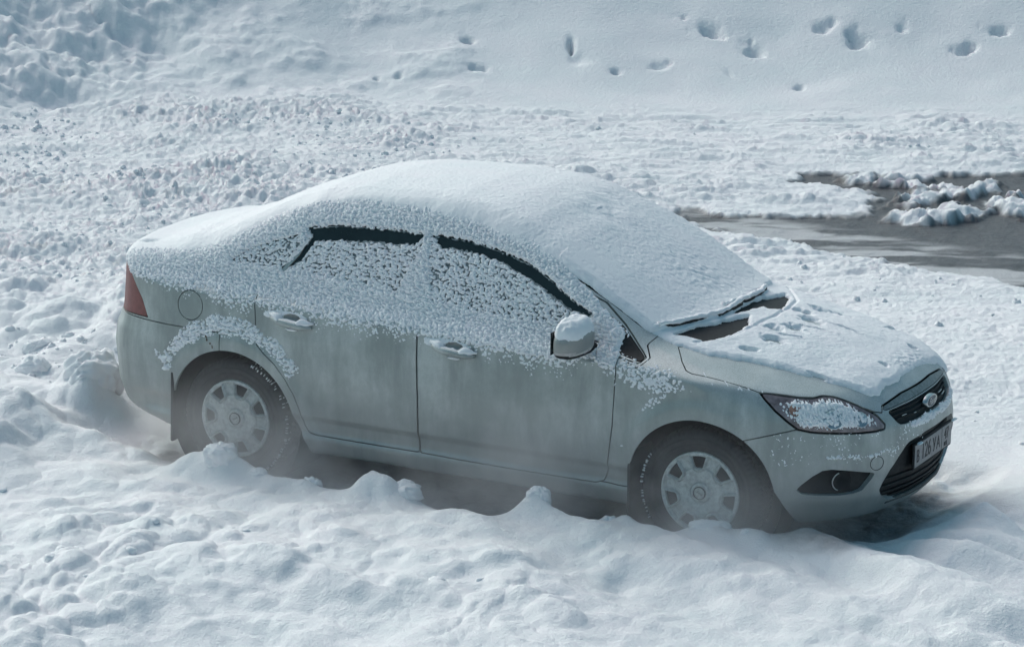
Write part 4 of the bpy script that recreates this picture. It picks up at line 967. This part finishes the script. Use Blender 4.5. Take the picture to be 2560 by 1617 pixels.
def front_bits(V, N):
    x, y, z = V.T; ay = np.abs(y)
    a = (x-ay)/.0145; b = (z+.3*x)/.0125
    c = lumps(a+.3*vn(a, b, 251), b+.3*vn(a+3, b, 252), 253, .9, .4, .85)
    t = np.full(x.shape, -.02)
    hd = -poly_sd((x-ay)*.7071, z, [((p-q)*.7071, r) for p, q, r in P_HEAD3])
    zz = (z-.65)/.17; uu = (x-ay)*.7071
    thr = np.interp(hd, [0, .010, .03], [1.3, .75, .12])+.25*fbm(x*12, z*12, 3, 254)+.45*sst(.42, .05, zz)+.75*sst(-.20, -.34, uu)+.30*sst(.04, .20, uu)
    t = np.maximum(t, np.where((hd > 0) & (y < 0), .010*(c-thr)+.004*sst(.5, .2, thr), -.02))
    # ledge under the grille
    lz = np.interp(ay, [0, .3, .4], [.634, .632, .655])
    w = np.minimum(.017-np.abs(z-lz)*.9+.006*vn(y*25, y*0, 255), .33-np.abs(y-.06)+.02*vn(z*40, y*0, 256))
    t = np.maximum(t, np.where(x > .6, .018*(c*.6+.4-np.interp(w, [-.01, 0, .012], [1.3, .7, .12])), -.02))
    # crumbs on the bumper
    w = .012-np.abs(z-.545-.02*fbm(y*9, y*0, 2, 257)); w = np.minimum(w, .17-np.abs(y+.56)+.0)
    t = np.maximum(t, np.where(x > .5, .012*(c-np.interp(w, [-.01, 0, .01], [1.4, .75, .45])), -.02))
    sp = fbm(x*9+z*9, y*9, 3, 259)
    t = np.maximum(t, np.where((x > .35) & (z < .66) & (z > .50) & (y < 0), .009*(c-.93+.18*sp+.12*sst(.02, .0, np.abs(z-.635))), -.02))
    # light dusting along the lower flank of the bonnet and wing
    f = sst(-.2, .5, fbm(x*6, z*14, 3, 261))
    t = np.maximum(t, np.where((x > -.02) & (x < .3) & (z > .84) & (N[:, 2] > .25) & (N[:, 2] < .93), .006*(c-.86+.22*f), -.02))
    t = np.where((ay > .95) | (z < .48), -.02, t)
    return t
def snow_shell(m, fn, name, levels, parent=None):
    for _ in range(levels): m = refine(m)
    t = fn(m[0], m[1])
    k = keep((np.c_[m[0], t], m[1], m[2]), -t)
    if len(k[2]) == 0: print('no snow', name); return
    V_ = k[0][:, :3]+k[1]*np.maximum(k[0][:, 3:4], 0)
    o = cpart(name, V_, k[2], SNOW, parent); o['kind'] = 'stuff'
    print(name, len(k[2])); return o
def sel(f): 
    V_, N_, T_ = SKIN; msk = f(V_, N_)[T_].any(1); return compact((V_, N_, T_[msk]))
ye_ = lambda V_: np.interp(V_[:, 0], *np.array(YE).T)
snow_shell(sel(lambda V_, N_: (V_[:, 2] > .7) & (N_[:, 2] > .1)), topcover, 'snow_cover', 1)
snow_shell(sel(lambda V_, N_: (V_[:, 1] < 0) & (-V_[:, 1] > ye_(V_)-.10) & (V_[:, 2] > .5) & (V_[:, 0] < 0.02) & (V_[:, 2] > np.interp(V_[:, 0], [-3.3, -3.0, -2.1, -1.9, -.45, -.2], [.8, .5, .55, .84, .78, .66]))), cling, 'clinging_snow', 2)
snow_shell(sel(lambda V_, N_: (V_[:, 1] > 0) & (V_[:, 1] > ye_(V_)-.10) & (V_[:, 2] > .8) & (V_[:, 0] < 0.02)), cling, 'clinging_snow', 1)
snow_shell(sel(lambda V_, N_: (V_[:, 0] > -.05) & (V_[:, 2] > .47) & (V_[:, 1] < .5) & ((V_[:, 0] > .2) | (V_[:, 2] > .8))), front_bits, 'clinging_snow', 2)
def blob(center, size, seed, rough=.18, flat=True, nu=40, nv=22, parent=None, name='snow_cap', e=1.0):
    V_, F_ = superell(1, 1, 1, e, e, nu, nv)
    V_ = V_*(1+rough*fbm(V_[:, 0]*1.7+seed*3.1, V_[:, 1]*1.7+V_[:, 2]*1.3, 3, seed)[:, None]+.05*vn(V_[:, 0]*6+seed, V_[:, 1]*6+V_[:, 2]*5, seed)[:, None])
    V_ = V_*np.array(size)
    if flat: V_[:, 2] = np.where(V_[:, 2] < 0, V_[:, 2]*.35, V_[:, 2])
    return V_+np.array(center), F_
# caps of snow on mirrors, handles, flaps, plate
for sd, door in ((-1, FD[0]), (1, FD[1])):
    cc = MIRROR_C*np.array([1, -sd, 1])
    V_, F_ = superell(.086, .142, .085, .75, .75, 60, 36); V_[:, 0] = np.where(V_[:, 0] < 0, V_[:, 0]*.6, V_[:, 0]); V_[:, 2] = np.where(V_[:, 2] < 0, V_[:, 2]*.05, V_[:, 2])
    V_ = V_*(1+.03*vn(V_[:, 0]*90, V_[:, 1]*90+V_[:, 2]*60, 4)[:, None]); V_[:, 2] += .030+.006*vn(V_[:, 0]*40, V_[:, 1]*40, 5)
    if sd < 0: s_ = cpart('mirror_snow', V_+cc, F_, SNOW, door); s_['kind'] = 'stuff'
    for (cx, cz, k), dr in zip(HANDLES, (FD, RD)):
        d_o = dr[0] if sd < 0 else dr[1]; P_ = []; R2 = []
        for u in np.linspace(-1, 1, 22):
            x = cx+.13*u; out = .036*(1-abs(u)**3.2); z = cz-.020-.014*u+.012+(.008 if abs(u) > .45 else -.002)
            y = surf_y(x, z)-.004-out*.75; P_.append((x, y if sd < 0 else -y, z)); q = max(.3, 1-abs(u)**4)
            R2.append(((.025 if abs(u) > .4 else .016)*q, (.021 if abs(u) > .4 else .009)*q))
        V_, T_ = ell_tube(P_, R2, 14); V_ += .0035*np.stack([vn(V_[:, 0]*80, V_[:, 2]*80, i) for i in (1, 2, 3)], 1)
        s_ = cpart('handle_snow', V_, T_, SNOW, d_o); s_['kind'] = 'stuff'
        V_, F_ = blob((cx+.01, (surf_y(cx, cz-.045)-.018)*(-sd), cz-.052), (.035, .010, .008), 9+int(cx*10), flat=False, nu=24, nv=12); s_ = cpart('handle_snow', V_, F_, SNOW, d_o); s_['kind'] = 'stuff'
for c_, sz, sd_ in (((-3.045, -.875, .535), (.030, .040, .022), 3), ((-.40, -.885, .505), (.018, .030, .012), 5), ((.885, -.235, .536), (.012, .030, .007), 6), ((.885, .255, .537), (.010, .034, .007), 8)):
    V_, F_ = blob(c_, sz, sd_, nu=24, nv=14); s_ = cpart('snow_cap', V_, F_, SNOW); s_['kind'] = 'stuff'

# ---------------------------------------------------------------- loose snow clods
def clod(name, x, y, size, seed, label, rot=0, z=None, rough=.28, e=.8, group=None, nu=40, nv=24):
    V_, F_ = superell(1, 1, 1, e, e, 64 if nu == 40 else nu, 40 if nu == 40 else nv)
    V_ = V_*(1+.12*fbm(V_[:, 0]*3.5+seed, V_[:, 1]*3.5+V_[:, 2]*3, 3, seed+3)[:, None]+rough*fbm(V_[:, 0]*1.3+seed*5.3, V_[:, 1]*1.3+V_[:, 2]*1.9+seed, 4, seed)[:, None]+.07*vn(V_[:, 0]*5+seed, V_[:, 1]*5+V_[:, 2]*4, seed+1)[:, None])*np.array(size)
    o = mesh_obj(name, V_, F_, SNOW); g = float(height(np.array([x]), np.array([y]))[0]) if z is None else z
    o.location = (x, y, g-.5*size[2]); o.rotation_euler = (0, 0, rot); tag(o, label, 'snow clod', group); return o
CL = [(-2.545, -1.165, (.085, .075, .075), 3, 'large soft clod of snow heaped before the lower rim of the rear wheel', .3),
      (-2.32, -1.16, (.045, .04, .035), 5, 'small snow clod just right of the heap before the rear wheel', 0),
      (-2.02, -1.13, (.050, .05, .065), 7, 'upright block of snow beside the sill, a little forward of the rear wheel', .5),
      (-1.695, -1.06, (.030, .030, .085), 11, 'narrow pointed snow clod standing up beneath the middle of the sill', .2),
      (-1.50, -1.13, (.095, .07, .055), 13, 'broad lumpy snow clod right of the pointed one under the sill', -.3),
      (-.74, -1.13, (.060, .05, .060), 17, 'peaked snow clod beneath the front door', .3),
      (-.40, -1.03, (.050, .045, .050), 19, 'snow clod close behind the front wheel, before its mud flap', .8),
      (.11, -.96, (.105, .06, .046), 23, 'flat crumbly heap of snow against the foot of the front wheel', .3),
      (.30, -1.0, (.022, .02, .020), 29, 'little snow clod right beside the crumbly heap at the front wheel', 0),
      (-3.85, -.42, (.16, .13, .16), 31, 'slab of snow broken off and tilted behind the rear bumper', .9),
      (-4.50, -.05, (.10, .09, .11), 37, 'rounded lump of snow at the left, some way behind the car tail', .2),
      (-4.82, .42, (.09, .08, .07), 41, 'lower of the snow lumps far left behind the car tail', 1.2)]
for x, y, sz, sd_, lb, rt in CL: clod('snow_clod', x, y, sz, sd_, lb, rt)
rs = random.Random(12)
base = None
k = 0
while k < 14:
    u, v = rs.uniform(-1, 1), rs.uniform(-3.4, -1.25)
    x = -1.9+1.9*u+rs.uniform(-.3, .3)+.3*(v+2); y = v
    if x > -.3 and rs.random() < .8: continue
    s_ = .020+.030*rs.random()**2
    if base is None or k < 6:
        o = clod('snow_crumb', x, y, (s_, s_*.85, s_*.75), 50+k, 'small rounded crumb of snow lying loose on the snow in front of the car', rs.uniform(0, 6), group='loose crumbs of snow in the foreground', nu=20, nv=12)
        base = (base or [])+[(o, s_)]
    else:
        src, ss = rs.choice(base); o = src.copy(); COL.objects.link(o); f = s_/ss; o.scale = (f, f*rs.uniform(.8, 1.1), f)
        o.location = (x, y, float(height(np.array([x]), np.array([y]))[0])-s_*.3); o.rotation_euler = (0, 0, rs.uniform(0, 6))
    k += 1
# rubble of crushed snow over the driven area: too many bits to count
rng = np.random.default_rng(5)
unit, uf = superell(1, 1, 1, .9, .9, 7, 5); uf = tri(uf)
n = 9000
l = rng.uniform(-6.0, 5.0, n); d = rng.uniform(14.5, 26, n); x = 5.874-.454*d+.891*l; y = -14.426+.891*d+.454*l
den = (sst(-.15, .5, fbm(x*.8, y*.8, 3, 303))*(.25+.75*sst(1.5, -2.0, l)))*((y > 1.6)|(x < -4.2))*(poly_sd(x, y, PUDDLE) > .1)
kk = rng.random(n) < den; x, y = x[kk], y[kk]; n = len(x); h = height(x, y)
s = .009+.020*rng.random(n)**3; R_ = rng.uniform(0, 6.28, n)
VV = []; 
jit = 1+.35*(rng.random((n, len(unit)))-.5)
U = unit[None]*jit[..., None]*s[:, None, None]*np.array([1.25, 1, .8])
ca, sa = np.cos(R_)[:, None], np.sin(R_)[:, None]
VV = np.stack([U[..., 0]*ca-U[..., 1]*sa+x[:, None], U[..., 0]*sa+U[..., 1]*ca+y[:, None], U[..., 2]+(h+s*.0)[:, None]], -1).reshape(-1, 3)
FF = (uf[None]+(np.arange(n)*len(unit))[:, None, None]).reshape(-1, 3)
tag(mesh_obj('snow_rubble', VV, FF, SNOW), kind='stuff')

# ---------------------------------------------------------------- vapour drifting along the foot of the car
def vapour():
    m = bpy.data.materials.new('vapour'); m.use_nodes = True; nd, ln = m.node_tree.nodes, m.node_tree.links; nd.clear()
    out = nd.new('ShaderNodeOutputMaterial'); pv = nd.new('ShaderNodeVolumePrincipled'); pv.inputs['Color'].default_value = (.94, .92, .93, 1); pv.inputs['Anisotropy'].default_value = .2
    tc = nd.new('ShaderNodeTexCoord'); g = tc.outputs['Object']
    n1 = noise_node(nd, ln, 1.7, 4, .6, g)
    r = nd.new('ShaderNodeMapRange'); r.inputs['From Min'].default_value = .36; r.inputs['From Max'].default_value = .72; ln.new(n1.outputs[0], r.inputs[0])
    # thins out with height and towards every face of its box
    sp = nd.new('ShaderNodeSeparateXYZ'); ln.new(tc.outputs['Generated'], sp.inputs[0])
    def fall(src, stops):
        rr = ramp(nd, ln, src, [(p, (v, v, v)) for p, v in stops]); rr.color_ramp.interpolation = 'EASE'; return rr.outputs[0]
    fx = fall(sp.outputs[0], [(0, 0), (.14, .5), (.3, 1), (.5, .8), (.68, 1), (.8, .7), (1, 0)])
    fy = fall(sp.outputs[1], [(0, 0), (.35, 1), (.8, 1), (1, 0)])
    fz = fall(sp.outputs[2], [(0, .6), (.12, 1), (.40, .62), (.7, .15), (1, 0)])
    cur = r.outputs[0]
    for q in (fx, fy, fz):
        mm = nd.new('ShaderNodeMath'); mm.operation = 'MULTIPLY'; ln.new(cur, mm.inputs[0]); ln.new(q, mm.inputs[1]); cur = mm.outputs[0]
    mm = nd.new('ShaderNodeMath'); mm.operation = 'MULTIPLY'; ln.new(cur, mm.inputs[0]); mm.inputs[1].default_value = VAP; ln.new(mm.outputs[0], pv.inputs['Density'])
    ln.new(pv.outputs[0], out.inputs['Volume']); return m
VAP = 4.4
V_, F_ = box_geo(-3.4, .9, -1.55, -.35, 0, .85)
o = mesh_obj('drifting_vapour', V_, F_, vapour(), smooth=False); tag(o, kind='stuff')
